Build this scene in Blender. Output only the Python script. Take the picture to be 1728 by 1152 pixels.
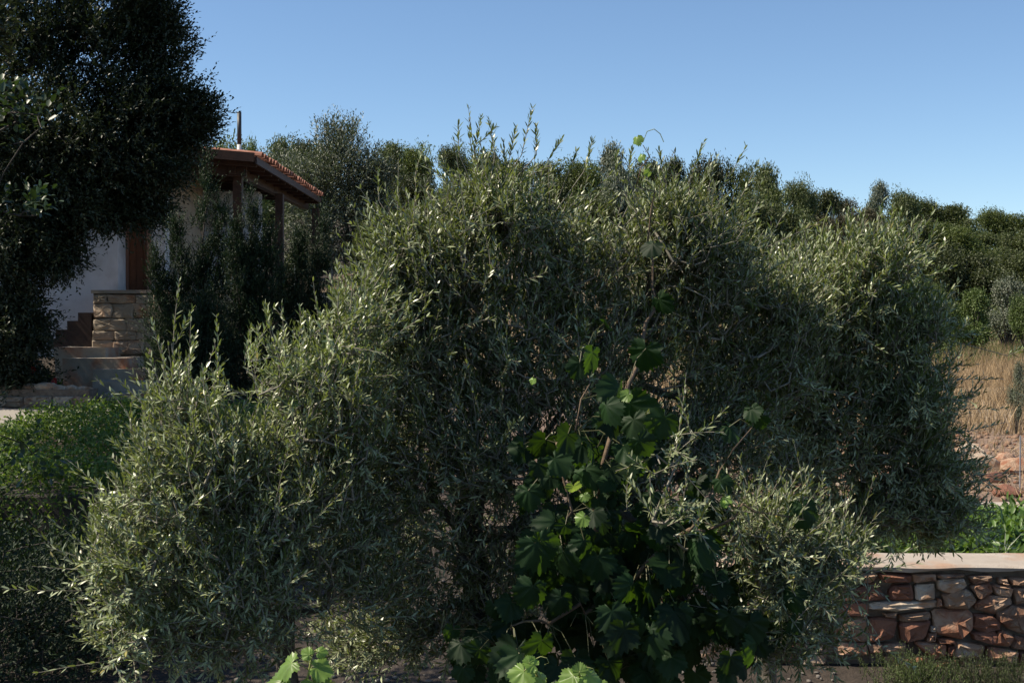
import bpy, math, random
import numpy as np
from mathutils import Vector, Matrix

R = math.radians
rng = np.random.default_rng(7)
random.seed(7)
for o in list(bpy.data.objects):
    bpy.data.objects.remove(o)
SC = bpy.context.scene
COL = SC.collection

# ------------------------------------------------------------------ camera, sky, sun, exposure
EYE = 2.6
F = 2160.0            # focal length in photo pixels (photo 1728 wide)
PITCH = math.atan(36 / F)
cam_d = bpy.data.cameras.new('camera')
cam_d.sensor_width = 36
cam_d.lens = 36 * F / 1728
cam_d.clip_start = 0.05
cam_d.clip_end = 3000
cam = bpy.data.objects.new('camera', cam_d)
COL.objects.link(cam)
cam.location = (0, 0, EYE)
cam.rotation_euler = (R(90) - PITCH, 0, 0)
SC.camera = cam

SUN_AZ = R(-94)       # measured from +Y (view direction), negative = to the left
SUN_EL = R(49)
w = bpy.data.worlds.new('World')
SC.world = w
w.use_nodes = True
wn = w.node_tree
wn.nodes.clear()
wo = wn.nodes.new('ShaderNodeOutputWorld')
bg = wn.nodes.new('ShaderNodeBackground')
sky = wn.nodes.new('ShaderNodeTexSky')
sky.sky_type = 'NISHITA'
sky.sun_disc = False
sky.sun_elevation = SUN_EL
sky.sun_rotation = SUN_AZ
sky.altitude = 1200
sky.air_density = 1.0
sky.dust_density = 0.0
sky.ozone_density = 3.5
bg.inputs['Strength'].default_value = 0.091
tint = wn.nodes.new('ShaderNodeMix')
tint.data_type = 'RGBA'
tint.blend_type = 'MULTIPLY'
tint.inputs[0].default_value = 1
tint.inputs[7].default_value = (.97, 1.0, 1.0, 1)
wn.links.new(sky.outputs[0], tint.inputs[6])
wn.links.new(tint.outputs[2], bg.inputs[0])
wn.links.new(bg.outputs[0], wo.inputs[0])

sl = bpy.data.lights.new('sun', 'SUN')
sl.energy = 5.0
sl.angle = R(0.5)
sl.color = (1.0, 0.89, 0.72)
so = bpy.data.objects.new('sun', sl)
COL.objects.link(so)
S = Vector((math.sin(SUN_AZ) * math.cos(SUN_EL), math.cos(SUN_AZ) * math.cos(SUN_EL), math.sin(SUN_EL)))
so.rotation_euler = S.to_track_quat('Z', 'Y').to_euler()
so.location = S * 40

SC.view_settings.view_transform = 'Standard'
SC.view_settings.look = 'None'
SC.view_settings.gamma = 1
SC.view_settings.use_curve_mapping = False
SC.view_settings.exposure = 0.68
SC.cycles.max_bounces = 6
SC.cycles.diffuse_bounces = 3
SC.cycles.glossy_bounces = 2
SC.cycles.transmission_bounces = 4
SC.cycles.use_denoising = True

# ------------------------------------------------------------------ helpers
cp, sp = math.cos(PITCH), math.sin(PITCH)


def P(px, py, Y):
    """photo pixel + distance along +Y -> world point"""
    u = (px - 864) / F
    v = (576 - py) / F
    d = (u, cp + v * sp, v * cp - sp)
    k = Y / d[1]
    return np.array([d[0] * k, Y, EYE + d[2] * k])


def smooth(t):
    t = np.clip(t, 0, 1)
    return t * t * (3 - 2 * t)


RY = [-60, 8.98, 9.12, 11.8, 12.1, 18, 45, 60, 90, 130, 700]
RZ = [.2, .2, .74, .76, .84, 1.0, 1.5, 4.2, 7.2, 5.6, -14]
LY = [-60, 8, 10.5, 14, 17.3, 20, 21.5, 28, 40, 60, 80, 130, 700]
LZ = [.2, .22, .5, 1.3, 1.42, 1.72, 1.95, 3.2, 4.8, 8.0, 8.2, 7, -14]


def gz(X, Y):
    X = np.asarray(X, float)
    Y = np.asarray(Y, float)
    r = np.interp(Y, RY, RZ)
    l = np.interp(Y, LY, LZ)
    yy = np.maximum(Y, 6.)
    t = smooth((X + .1 * yy) / (.38 * yy))
    bump = .05 * np.sin(X * 1.3 + Y * .7) * np.cos(Y * .9 - X * .4) * np.clip((Y - 12) / 10, 0, 3)
    return l * (1 - t) + r * t + bump


def tag(o, label=None, cat=None, group=None, kind=None):
    if label: o['label'] = label
    if cat: o['category'] = cat
    if group: o['group'] = group
    if kind: o['kind'] = kind
    return o


def empty(name, loc, label=None, cat=None, group=None):
    o = bpy.data.objects.new(name, None)
    COL.objects.link(o)
    o.location = loc
    o.empty_display_size = .1
    return tag(o, label, cat, group)


def link(name, me, parent=None, mat=None):
    o = bpy.data.objects.new(name, me)
    COL.objects.link(o)
    if mat is not None and len(me.materials) == 0:
        me.materials.append(mat)
    if parent is not None:
        o.parent = parent
        # geometry is given in world coordinates
        o.matrix_parent_inverse = Matrix.Translation(-Vector(parent.location))
    return o


def tri_mesh(name, V, T, tint=None, smooth_shade=False):
    V = np.asarray(V, np.float32)
    T = np.asarray(T, np.int32)
    me = bpy.data.meshes.new(name)
    me.vertices.add(len(V))
    me.vertices.foreach_set('co', V.ravel())
    me.loops.add(T.size)
    me.loops.foreach_set('vertex_index', T.ravel())
    me.polygons.add(len(T))
    me.polygons.foreach_set('loop_start', np.arange(0, T.size, T.shape[1], dtype=np.int32))
    if smooth_shade:
        me.polygons.foreach_set('use_smooth', np.ones(len(T), bool))
    if tint is not None:
        a = me.attributes.new('tint', 'FLOAT', 'POINT')
        a.data.foreach_set('value', np.asarray(tint, np.float32))
    me.update(calc_edges=True)
    return me


class MB:
    """collects boxes / prisms / tubes into one mesh"""
    def __init__(s):
        s.v = []
        s.f = []

    def add(s, vs, fs):
        b = len(s.v)
        s.v += [tuple(map(float, v)) for v in vs]
        s.f += [tuple(i + b for i in f) for f in fs]

    def box(s, x0, x1, y0, y1, z0, z1, j=0):
        c = [(x0, y0, z0), (x1, y0, z0), (x1, y1, z0), (x0, y1, z0), (x0, y0, z1), (x1, y0, z1), (x1, y1, z1), (x0, y1, z1)]
        if j:
            c = [tuple(a + random.uniform(-j, j) for a in p) for p in c]
        s.add(c, [(0, 3, 2, 1), (4, 5, 6, 7), (0, 1, 5, 4), (1, 2, 6, 5), (2, 3, 7, 6), (3, 0, 4, 7)])

    def beam(s, a, b, w, h):
        a = Vector(a); b = Vector(b)
        d = (b - a).normalized()
        up = Vector((0, 0, 1)) if abs(d.z) < .95 else Vector((0, 1, 0))
        side = d.cross(up).normalized()
        up = side.cross(d)
        c = []
        for p in (a, b):
            for (i, j) in ((-1, -1), (1, -1), (1, 1), (-1, 1)):
                c.append(p + side * i * w / 2 + up * j * h / 2)
        s.add(c, [(0, 1, 2, 3), (4, 7, 6, 5), (0, 4, 5, 1), (1, 5, 6, 2), (2, 6, 7, 3), (3, 7, 4, 0)])

    def tube(s, pts, rad, n=8, cap=True):
        pts = [Vector(p) for p in pts]
        if not hasattr(rad, '__len__'):
            rad = [rad] * len(pts)
        b = len(s.v)
        ref = Vector((.31, .2, .93))
        for i, p in enumerate(pts):
            d = (pts[min(i + 1, len(pts) - 1)] - pts[max(i - 1, 0)]).normalized()
            u = d.cross(ref).normalized() if abs(d.dot(ref)) < .97 else d.cross(Vector((1, 0, 0))).normalized()
            v = d.cross(u)
            for k in range(n):
                a = 2 * math.pi * k / n
                s.v.append(tuple(p + (u * math.cos(a) + v * math.sin(a)) * rad[i]))
        for i in range(len(pts) - 1):
            for k in range(n):
                s.f.append((b + i * n + k, b + i * n + (k + 1) % n, b + (i + 1) * n + (k + 1) % n, b + (i + 1) * n + k))
        if cap:
            s.f.append(tuple(b + (len(pts) - 1) * n + k for k in range(n)))
            s.f.append(tuple(b + k for k in reversed(range(n))))

    def build(s, name, mat, parent=None, smooth_shade=False):
        me = bpy.data.meshes.new(name)
        me.from_pydata(s.v, [], s.f)
        if smooth_shade:
            me.polygons.foreach_set('use_smooth', np.ones(len(me.polygons), bool))
        me.update()
        return link(name, me, parent, mat)


# ------------------------------------------------------------------ materials
def mat_base(name):
    m = bpy.data.materials.new(name)
    m.use_nodes = True
    nt = m.node_tree
    nt.nodes.clear()
    out = nt.nodes.new('ShaderNodeOutputMaterial')
    pr = nt.nodes.new('ShaderNodeBsdfPrincipled')
    nt.links.new(pr.outputs[0], out.inputs[0])
    return m, nt, out, pr


def N(nt, kind, **kw):
    n = nt.nodes.new(kind)
    for k, v in kw.items():
        setattr(n, k, v)
    return n


def mixc(nt, fac, a, b, blend='MIX'):
    n = nt.nodes.new('ShaderNodeMix')
    n.data_type = 'RGBA'
    n.blend_type = blend
    for idx, val in ((0, fac), (6, a), (7, b)):
        if hasattr(val, 'is_output') or isinstance(val, bpy.types.NodeSocket):
            nt.links.new(val, n.inputs[idx])
        elif idx == 0:
            n.inputs[0].default_value = val
        else:
            n.inputs[idx].default_value = (*val, 1)
    return n.outputs[2]


def math_(nt, op, a, b):
    n = nt.nodes.new('ShaderNodeMath')
    n.operation = op
    for i, v in enumerate((a, b)):
        if isinstance(v, bpy.types.NodeSocket):
            nt.links.new(v, n.inputs[i])
        else:
            n.inputs[i].default_value = v
    return n.outputs[0]


def maprange(nt, v, a, b, c, d):
    n = nt.nodes.new('ShaderNodeMapRange')
    nt.links.new(v, n.inputs[0])
    for i, x in enumerate((a, b, c, d)):
        n.inputs[i + 1].default_value = x
    return n.outputs[0]


def noise(nt, scale, detail=5, rough=.6, coord='Object'):
    tc = N(nt, 'ShaderNodeTexCoord')
    n = N(nt, 'ShaderNodeTexNoise')
    n.inputs['Scale'].default_value = scale
    n.inputs['Detail'].default_value = detail
    n.inputs['Roughness'].default_value = rough
    nt.links.new(tc.outputs[coord], n.inputs['Vector'])
    return n.outputs[0]


def bump(nt, pr, h, strength, dist=.02):
    b = N(nt, 'ShaderNodeBump')
    b.inputs['Strength'].default_value = strength
    b.inputs['Distance'].default_value = dist
    nt.links.new(h, b.inputs['Height'])
    nt.links.new(b.outputs[0], pr.inputs['Normal'])


def leaf_mat(name, top, under, trans, tf=.3, rough=.4, var=.7, yellow=None, spec=.5):
    orr = .48 if name.startswith(('maquis', 'shrub')) else .12
    m, nt, out, pr = mat_base(name)
    at = N(nt, 'ShaderNodeAttribute', attribute_name='tint')
    oi = N(nt, 'ShaderNodeObjectInfo')
    geo = N(nt, 'ShaderNodeNewGeometry')
    t = at.outputs['Fac']
    base = mixc(nt, geo.outputs['Backfacing'], top, under)
    if yellow:
        f = maprange(nt, t, .975, 1.0, 0, .9)
        base = mixc(nt, f, base, yellow)
    ns = noise(nt, 1.7, 3)
    br = math_(nt, 'MULTIPLY', maprange(nt, t, 0, 1, 1 - var / 2, 1 + var / 2), maprange(nt, ns, .3, .7, .8, 1.2))
    br = math_(nt, 'MULTIPLY', br, maprange(nt, oi.outputs['Random'], 0, 1, 1 - orr, 1 + orr))
    c = mixc(nt, 1.0, base, (1, 1, 1), 'MULTIPLY')
    vm = N(nt, 'ShaderNodeVectorMath', operation='SCALE')
    nt.links.new(base, vm.inputs[0])
    nt.links.new(br, vm.inputs['Scale'])
    nt.links.new(vm.outputs[0], pr.inputs['Base Color'])
    pr.inputs['Roughness'].default_value = rough
    pr.inputs['Specular IOR Level'].default_value = spec
    tr = N(nt, 'ShaderNodeBsdfTranslucent')
    vt = N(nt, 'ShaderNodeVectorMath', operation='SCALE')
    vt.inputs[0].default_value = trans
    nt.links.new(br, vt.inputs['Scale'])
    nt.links.new(vt.outputs[0], tr.inputs['Color'])
    mx = N(nt, 'ShaderNodeMixShader')
    mx.inputs[0].default_value = tf
    nt.links.new(pr.outputs[0], mx.inputs[1])
    nt.links.new(tr.outputs[0], mx.inputs[2])
    nt.links.new(mx.outputs[0], out.inputs[0])
    return m


def solid_mat(name, ca, cb, scale=6, rough=.8, bstr=.4, bdist=.01, bscale=None, rnd=0., metallic=0, cc=None, ccscale=2.):
    m, nt, out, pr = mat_base(name)
    n1 = noise(nt, scale)
    f = maprange(nt, n1, .32, .68, 0, 1)
    c = mixc(nt, f, ca, cb)
    if cc is not None:
        n2 = noise(nt, ccscale, 4)
        c = mixc(nt, maprange(nt, n2, .5, .62, 0, 1), c, cc)
    if rnd:
        oi = N(nt, 'ShaderNodeObjectInfo')
        vm = N(nt, 'ShaderNodeVectorMath', operation='SCALE')
        nt.links.new(c, vm.inputs[0])
        nt.links.new(maprange(nt, oi.outputs['Random'], 0, 1, 1 - rnd, 1 + rnd), vm.inputs['Scale'])
        c = vm.outputs[0]
    nt.links.new(c, pr.inputs['Base Color'])
    pr.inputs['Roughness'].default_value = rough
    pr.inputs['Metallic'].default_value = metallic
    if bstr:
        bump(nt, pr, noise(nt, bscale or scale * 4, 6, .7), bstr, bdist)
    return m


M = {}
M['olive'] = leaf_mat('olive_leaf', (.074, .108, .034), (.31, .35, .20), (.24, .30, .06), .28, .34, .7, (.22, .16, .03), .5)
M['olive_far'] = leaf_mat('far_olive_leaf', (.075, .095, .05), (.19, .21, .15), (.10, .14, .05), .22, .5, .6)
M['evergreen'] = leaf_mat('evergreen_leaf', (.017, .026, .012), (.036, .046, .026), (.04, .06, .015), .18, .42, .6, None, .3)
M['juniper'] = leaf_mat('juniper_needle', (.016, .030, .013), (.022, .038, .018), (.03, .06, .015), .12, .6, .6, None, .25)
M['maquis'] = leaf_mat('maquis_leaf', (.048, .064, .022), (.072, .088, .036), (.12, .16, .03), .2, .55, .7, None, .3)
M['maquis_light'] = leaf_mat('maquis_light_leaf', (.078, .105, .030), (.10, .13, .04), (.18, .24, .04), .25, .55, .7, None, .3)
M['maquis_brown'] = leaf_mat('maquis_brown_leaf', (.10, .095, .045), (.13, .12, .07), (.10, .09, .03), .2, .6, .7, None, .2)
M['fig'] = leaf_mat('broad_leaf', (.02, .036, .014), (.035, .055, .025), (.07, .13, .02), .16, .42, .5, None, .4)
M['hedge'] = leaf_mat('hedge_leaf', (.06, .11, .018), (.09, .14, .03), (.20, .32, .03), .3, .45, .6, None, .35)
M['shrub'] = leaf_mat('shrub_leaf', (.075, .115, .03), (.10, .14, .045), (.12, .18, .03), .25, .5, .6, None, .3)
M['bed'] = leaf_mat('bed_leaf', (.06, .12, .022), (.09, .15, .04), (.18, .30, .03), .3, .42, .6, None, .4)
M['straw'] = leaf_mat('straw', (.36, .265, .16), (.36, .265, .16), (.28, .20, .11), .3, .7, .6, None, .15)
M['vine'] = leaf_mat('vine_leaf', (.009, .026, .007), (.018, .035, .012), (.08, .17, .008), .22, .6, .8, None, .22)
M['vine_young'] = leaf_mat('young_vine_leaf', (.15, .24, .05), (.20, .28, .09), (.34, .48, .07), .38, .40, .4, None, .4)
M['bark'] = solid_mat('olive_bark', (.045, .038, .028), (.12, .105, .08), 30, .9, .8, .01)
M['twig'] = solid_mat('twig_bark', (.14, .125, .095), (.25, .23, .185), 40, .75, .2)
M['dark_bark'] = solid_mat('dark_bark', (.03, .024, .02), (.07, .06, .05), 20, .9, .8, .01)
M['vine_stem'] = solid_mat('vine_stem', (.09, .06, .035), (.16, .11, .07), 40, .8, .4)
M['tendril'] = solid_mat('green_stem', (.22, .26, .07), (.27, .27, .10), 30, .5, .1)
M['vine_petiole'] = solid_mat('dull_petiole', (.07, .08, .03), (.10, .09, .04), 30, .6, .1)
M['plaster'] = solid_mat('whitewash', (.50, .52, .56), (.58, .59, .62), 3, .85, .5, .015, 14, 0, 0, (.43, .44, .46), 1.2)
M['beige'] = solid_mat('beige_render', (.27, .22, .16), (.36, .30, .23), 3, .9, .4, .01, 18)
M['wood'] = solid_mat('brown_wood', (.035, .016, .010), (.065, .030, .019), 9, .6, .3, .005, 50, .15)
M['door'] = solid_mat('door_wood', (.10, .038, .018), (.16, .065, .03), 14, .5, .2, .003, 50, .12)
M['jamb'] = solid_mat('jamb_wood', (.22, .12, .09), (.27, .15, .11), 14, .6, .1)
M['tile'] = solid_mat('terracotta', (.22, .085, .055), (.36, .165, .11), 8, .8, .4, .005, 40, .28)
M['step_tile'] = solid_mat('brown_step', (.025, .013, .010), (.045, .022, .016), 10, .6, .2, .004)
M['step'] = solid_mat('limestone_step', (.27, .24, .195), (.38, .34, .29), 6, .85, .6, .01, 24, .1, 0, (.30, .15, .09), 1.5)
M['stone'] = solid_mat('wall_stone', (.25, .135, .08), (.42, .29, .20), 7, .85, .9, .02, 22, .28, 0, (.26, .11, .06), 3.)
M['pale_stone'] = solid_mat('pale_wall_stone', (.34, .26, .19), (.48, .40, .31), 7, .85, .9, .02, 22, .22, 0, (.34, .2, .12), 3.)
M['red_stone'] = solid_mat('red_wall_stone', (.17, .07, .045), (.27, .12, .07), 7, .85, .9, .02, 22, .25)
M['mortar'] = solid_mat('mortar', (.13, .095, .072), (.21, .165, .125), 12, .95, .8, .02)
M['cap'] = solid_mat('cement_cap', (.31, .265, .22), (.40, .35, .30), 5, .85, .6, .01, 40, 0, 0, (.34, .22, .15), 1.4)
M['soil'] = solid_mat('soil', (.05, .036, .026), (.09, .068, .05), 3, .95, 1., .03, 30)
M['path'] = solid_mat('path_cement', (.22, .20, .175), (.30, .275, .24), 4, .9, .5, .01, 30)
M['slate'] = solid_mat('grey_slab', (.14, .15, .18), (.22, .23, .26), 5, .7, .4)
M['grey_rock'] = solid_mat('grey_rock', (.26, .25, .24), (.44, .43, .41), 4, .9, 1., .04, 12, .15)
M['pebble'] = solid_mat('pebble_stone', (.09, .08, .07), (.17, .15, .13), 20, .9, .4)
M['pipe'] = solid_mat('pipe_dark', (.035, .038, .04), (.06, .06, .062), 10, .5, .1, .002, None, 0, .3)
M['pipe_light'] = solid_mat('pipe_base', (.42, .43, .43), (.52, .53, .53), 10, .5, .1, .002)
M['black'] = solid_mat('black_metal', (.012, .012, .013), (.02, .02, .02), 10, .45, .1, .002, None, 0, .4)
M['glass'] = solid_mat('lantern_glass', (.5, .52, .52), (.62, .62, .6), 10, .15, 0)
M['metal'] = solid_mat('galvanised', (.30, .31, .32), (.42, .42, .43), 20, .5, .1, .002, None, 0, .6)
M['flower'] = leaf_mat('red_petal', (.24, .012, .01), (.24, .012, .01), (.5, .03, .02), .3, .5, .3)

# ground material: soil near, red-brown rubble soil, straw colour in the field (real colours of the ground by place)
def ground_mat():
    m, nt, out, pr = mat_base('ground_earth')
    tc = N(nt, 'ShaderNodeTexCoord')
    sx = N(nt, 'ShaderNodeSeparateXYZ')
    nt.links.new(tc.outputs['Object'], sx.inputs[0])
    n1 = noise(nt, 1.2, 6, .7)
    n2 = noise(nt, 9, 6, .7)
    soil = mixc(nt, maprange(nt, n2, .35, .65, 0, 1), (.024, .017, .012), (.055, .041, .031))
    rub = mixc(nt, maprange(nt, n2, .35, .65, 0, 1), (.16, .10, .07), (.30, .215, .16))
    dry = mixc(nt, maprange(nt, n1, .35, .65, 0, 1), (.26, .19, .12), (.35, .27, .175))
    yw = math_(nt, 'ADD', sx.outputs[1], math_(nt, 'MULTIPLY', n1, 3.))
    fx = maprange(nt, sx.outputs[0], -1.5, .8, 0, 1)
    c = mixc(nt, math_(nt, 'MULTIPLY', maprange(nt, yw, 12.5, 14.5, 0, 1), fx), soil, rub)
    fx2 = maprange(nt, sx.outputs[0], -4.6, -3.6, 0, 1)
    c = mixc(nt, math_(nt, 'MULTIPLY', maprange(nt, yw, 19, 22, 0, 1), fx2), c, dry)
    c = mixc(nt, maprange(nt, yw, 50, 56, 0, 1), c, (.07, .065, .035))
    nt.links.new(c, pr.inputs['Base Color'])
    pr.inputs['Roughness'].default_value = .95
    bump(nt, pr, n2, 1., .06)
    return m


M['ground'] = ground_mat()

# ------------------------------------------------------------------ terrain
xs = np.unique(np.concatenate([np.linspace(-700, -60, 20), np.linspace(-60, -12, 40), np.linspace(-12, 14, 105), np.linspace(14, 60, 40), np.linspace(60, 700, 20)]))
ys = np.unique(np.concatenate([np.linspace(-300, 0, 10), np.linspace(0, 8.9, 20), [8.98, 9.12], np.linspace(9.3, 30, 84), np.linspace(30, 130, 90), np.linspace(130, 900, 20)]))
XX, YY = np.meshgrid(xs, ys)
ZZ = gz(XX, YY)
V = np.stack([XX, YY, ZZ], -1).reshape(-1, 3)
nx, ny = len(xs), len(ys)
i, j = np.meshgrid(np.arange(nx - 1), np.arange(ny - 1))
a = (j * nx + i).ravel()
Q = np.stack([a, a + 1, a + nx + 1, a + nx], 1)
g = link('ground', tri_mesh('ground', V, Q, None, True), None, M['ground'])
tag(g, 'sloping brown earth ground rising to the wooded hill', None, None, 'structure')


def sheet(name, x0, x1, y0, y1, mat, label, dz=.012, nx=24, ny=12, edge=.12):
    xs = np.linspace(x0, x1, nx); ys = np.linspace(y0, y1, ny)
    X, Y = np.meshgrid(xs, ys)
    X = X + edge * np.sin(Y * 3.1) * .5
    Y = Y + edge * np.sin(X * 2.3) * .6
    Z = gz(X, Y) + dz
    Z[0] -= .12; Z[-1] -= .12; Z[:, 0] -= .12; Z[:, -1] -= .12
    V = np.stack([X, Y, Z], -1).reshape(-1, 3)
    i, j = np.meshgrid(np.arange(nx - 1), np.arange(ny - 1))
    a = (j * nx + i).ravel()
    Q = np.stack([a, a + 1, a + nx + 1, a + nx], 1)
    o = link(name, tri_mesh(name, V, Q, None, True), None, mat)
    return tag(o, label, None, None, 'structure')


sheet('path', -14, -4.9, 14.6, 17.15, M['path'], 'pale sunlit cement path below the low stone wall', .02, 60, 20)
sheet('pavement', 1.5, 2.3, 6.2, 8.45, M['step'], 'pale paved strip at the foot of the stone wall', .03, 20, 20)

# ------------------------------------------------------------------ leaves and branches
TPL = {
    'lance': (np.array([(0, 0, 0), (.33, -.5, 0), (.33, .5, 0), (.7, -.42, 0), (.7, .42, 0), (1, 0, 0)]),
              np.array([(0, 1, 2), (1, 3, 4), (1, 4, 2), (3, 5, 4)])),
    'fold': (np.array([(0, 0, 0), (.48, -.5, .10), (.48, .5, .10), (1, 0, 0)]),
             np.array([(0, 1, 3), (0, 3, 2)])),
    'oval': (np.array([(0, 0, 0), (.25, -.42, .06), (.25, .42, .06), (.7, -.46, .06), (.7, .46, .06), (1, 0, 0), (.5, 0, -.02)]),
             np.array([(0, 1, 6), (1, 3, 6), (3, 5, 6), (5, 4, 6), (4, 2, 6), (2, 0, 6)])),
    'blade': (np.array([(0, -.5, 0), (0, .5, 0), (.6, -.3, 0), (.6, .3, 0), (1, 0, 0)]),
              np.array([(0, 2, 3), (0, 3, 1), (2, 4, 3)])),
}


def nrm(a):
    return a / (np.linalg.norm(a, axis=-1, keepdims=True) + 1e-9)


def leaf_geo(pos, d, n, L, W, kind, bend=.15, tint=None):
    T, Fc = TPL[kind]
    k = len(pos)
    d = nrm(d)
    s = nrm(np.cross(n, d))
    n = np.cross(d, s)
    L = np.broadcast_to(L, k)[:, None, None]
    W = np.broadcast_to(W, k)[:, None, None]
    B = np.broadcast_to(bend, k)[:, None, None]
    t = T[None, :, 0:1]; q = T[None, :, 1:2]; h = T[None, :, 2:3]
    V = pos[:, None] + d[:, None] * t * L + s[:, None] * (q * -1) * W + n[:, None] * (h * W * 2 - B * L * t * t)
    F_ = Fc[None] + (np.arange(k) * len(T))[:, None, None]
    if tint is None:
        tint = rng.random(k)
    return V.reshape(-1, 3), F_.reshape(-1, 3), np.repeat(tint, len(T))


def leaf_obj(name, geos, mat, parent=None):
    V = []; Fs = []; T = []; b = 0
    for v, f, t in geos:
        V.append(v); Fs.append(f + b); T.append(t); b += len(v)
    return link(name, tri_mesh(name, np.concatenate(V), np.concatenate(Fs), np.concatenate(T)), parent, mat)


def segs_geo(A, B, ra, rb, n=5):
    """frusta between arrays of points"""
    d = nrm(B - A)
    ref = np.where(np.abs(d[:, 2:3]) > .9, np.array([[1., 0, 0]]), np.array([[0, 0, 1.]]))
    u = nrm(np.cross(d, ref)); v = np.cross(d, u)
    ang = np.arange(n) * 2 * np.pi / n
    c = np.cos(ang)[None, :, None]; s = np.sin(ang)[None, :, None]
    ring = u[:, None] * c + v[:, None] * s
    VA = A[:, None] + ring * np.asarray(ra)[:, None, None]
    VB = B[:, None] + ring * np.asarray(rb)[:, None, None]
    Vv = np.concatenate([VA, VB], 1)
    k = np.arange(n); k2 = (k + 1) % n
    Fq = np.stack([k, k2, k2 + n, k + n], 1)
    Fq = Fq[None] + (np.arange(len(A)) * 2 * n)[:, None, None]
    return Vv.reshape(-1, 3), Fq.reshape(-1, 4)


def segs_obj(name, lst, mat, parent):
    V = []; Fs = []; b = 0
    for v, f in lst:
        V.append(v); Fs.append(f + b); b += len(v)
    return link(name, tri_mesh(name, np.concatenate(V), np.concatenate(Fs), None, True), parent, mat)


def blob_points(blobs):
    """blobs: (px, py, rx, ry, Y, dY, count) -> points filling real ellipsoids"""
    out = []
    for px, py, rx, ry, Y, dY, cnt in blobs:
        c = P(px, py, Y)
        q = rng.normal(size=(cnt, 3)); q = nrm(q) * (rng.random((cnt, 1)) ** .42)
        r = np.array([rx * Y / F, dY, ry * Y / F])
        out.append(c + q * r)
    return np.concatenate(out)


def grow(limbs, att, step=.22, jit=.035, sag=.0):
    """limbs: list of polylines (first = trunk from the ground).  returns nodes, parent, tip index per attractor"""
    nodes = []; par = []
    for li, l in enumerate(limbs):
        l = [np.array(p, float) for p in l]
        if li == 0:
            nodes.append(l[0]); par.append(-1); prev = 0
        else:
            dd = np.linalg.norm(np.array(nodes) - l[0], axis=1); prev = int(dd.argmin())
        for p in l[1:]:
            a = nodes[prev]; k = max(1, int(np.linalg.norm(p - a) / (step * .7)))
            for q in range(1, k + 1):
                nodes.append(a + (p - a) * q / k + rng.normal(size=3) * jit * .5 * (q < k)); par.append(prev); prev = len(nodes) - 1
    base = nodes[0]
    n0 = len(nodes)
    arr = np.zeros((n0 + len(att) * 6, 3)); arr[:n0] = nodes
    dep = np.zeros(len(arr)); 
    for q in range(1, n0): dep[q] = dep[par[q]] + np.linalg.norm(arr[q] - arr[par[q]])
    cnt = n0
    order = np.argsort(np.linalg.norm(att - np.array(nodes).mean(0), axis=1))
    tips = np.zeros(len(att), int)
    lim = np.zeros(len(arr))
    for ai in order:
        p = att[ai]
        dd = np.linalg.norm(arr[:cnt] - p, axis=1)
        b = int((dd + .12 * dep[:cnt]).argmin())
        a = arr[b]; k = min(6, max(1, int(dd[b] / step)))
        prev = b
        for q in range(1, k + 1):
            f = q / k
            pt = a + (p - a) * f + (rng.normal(size=3) * jit if q < k else 0)
            pt[2] += sag * math.sin(f * math.pi) * dd[b]
            arr[cnt] = pt; par.append(prev); dep[cnt] = dep[prev] + np.linalg.norm(pt - arr[prev]); prev = cnt; cnt += 1
        tips[ai] = prev
    return arr[:cnt], np.array(par), tips


def branch_mesh(name, nodes, par, mat, parent, r0=.0022, ex=.42, rmin=.0016, rmax=.2, twig=None):
    n = len(nodes); wgt = np.zeros(n)
    haschild = np.zeros(n, bool); haschild[par[par >= 0]] = True
    wgt[~haschild] = 1
    for i in range(n - 1, 0, -1):
        wgt[par[i]] += wgt[i]
    rad = np.clip(r0 * wgt ** ex, rmin, rmax)
    idx = np.arange(1, n); pi = par[idx]
    ra = np.minimum(rad[pi], rad[idx] * 1.35)
    big = rad[idx] > .011
    o = []
    o.append(segs_obj('trunk', [segs_geo(nodes[pi[big]], nodes[idx[big]], ra[big], rad[idx[big]], 8)], mat, parent))
    small = ~big
    if small.any():
        o.append(segs_obj('branches', [segs_geo(nodes[pi[small]], nodes[idx[small]], ra[small], rad[idx[small]], 4)], twig or mat, parent))
        o[-1]['kind'] = 'stuff'
    return o


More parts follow.
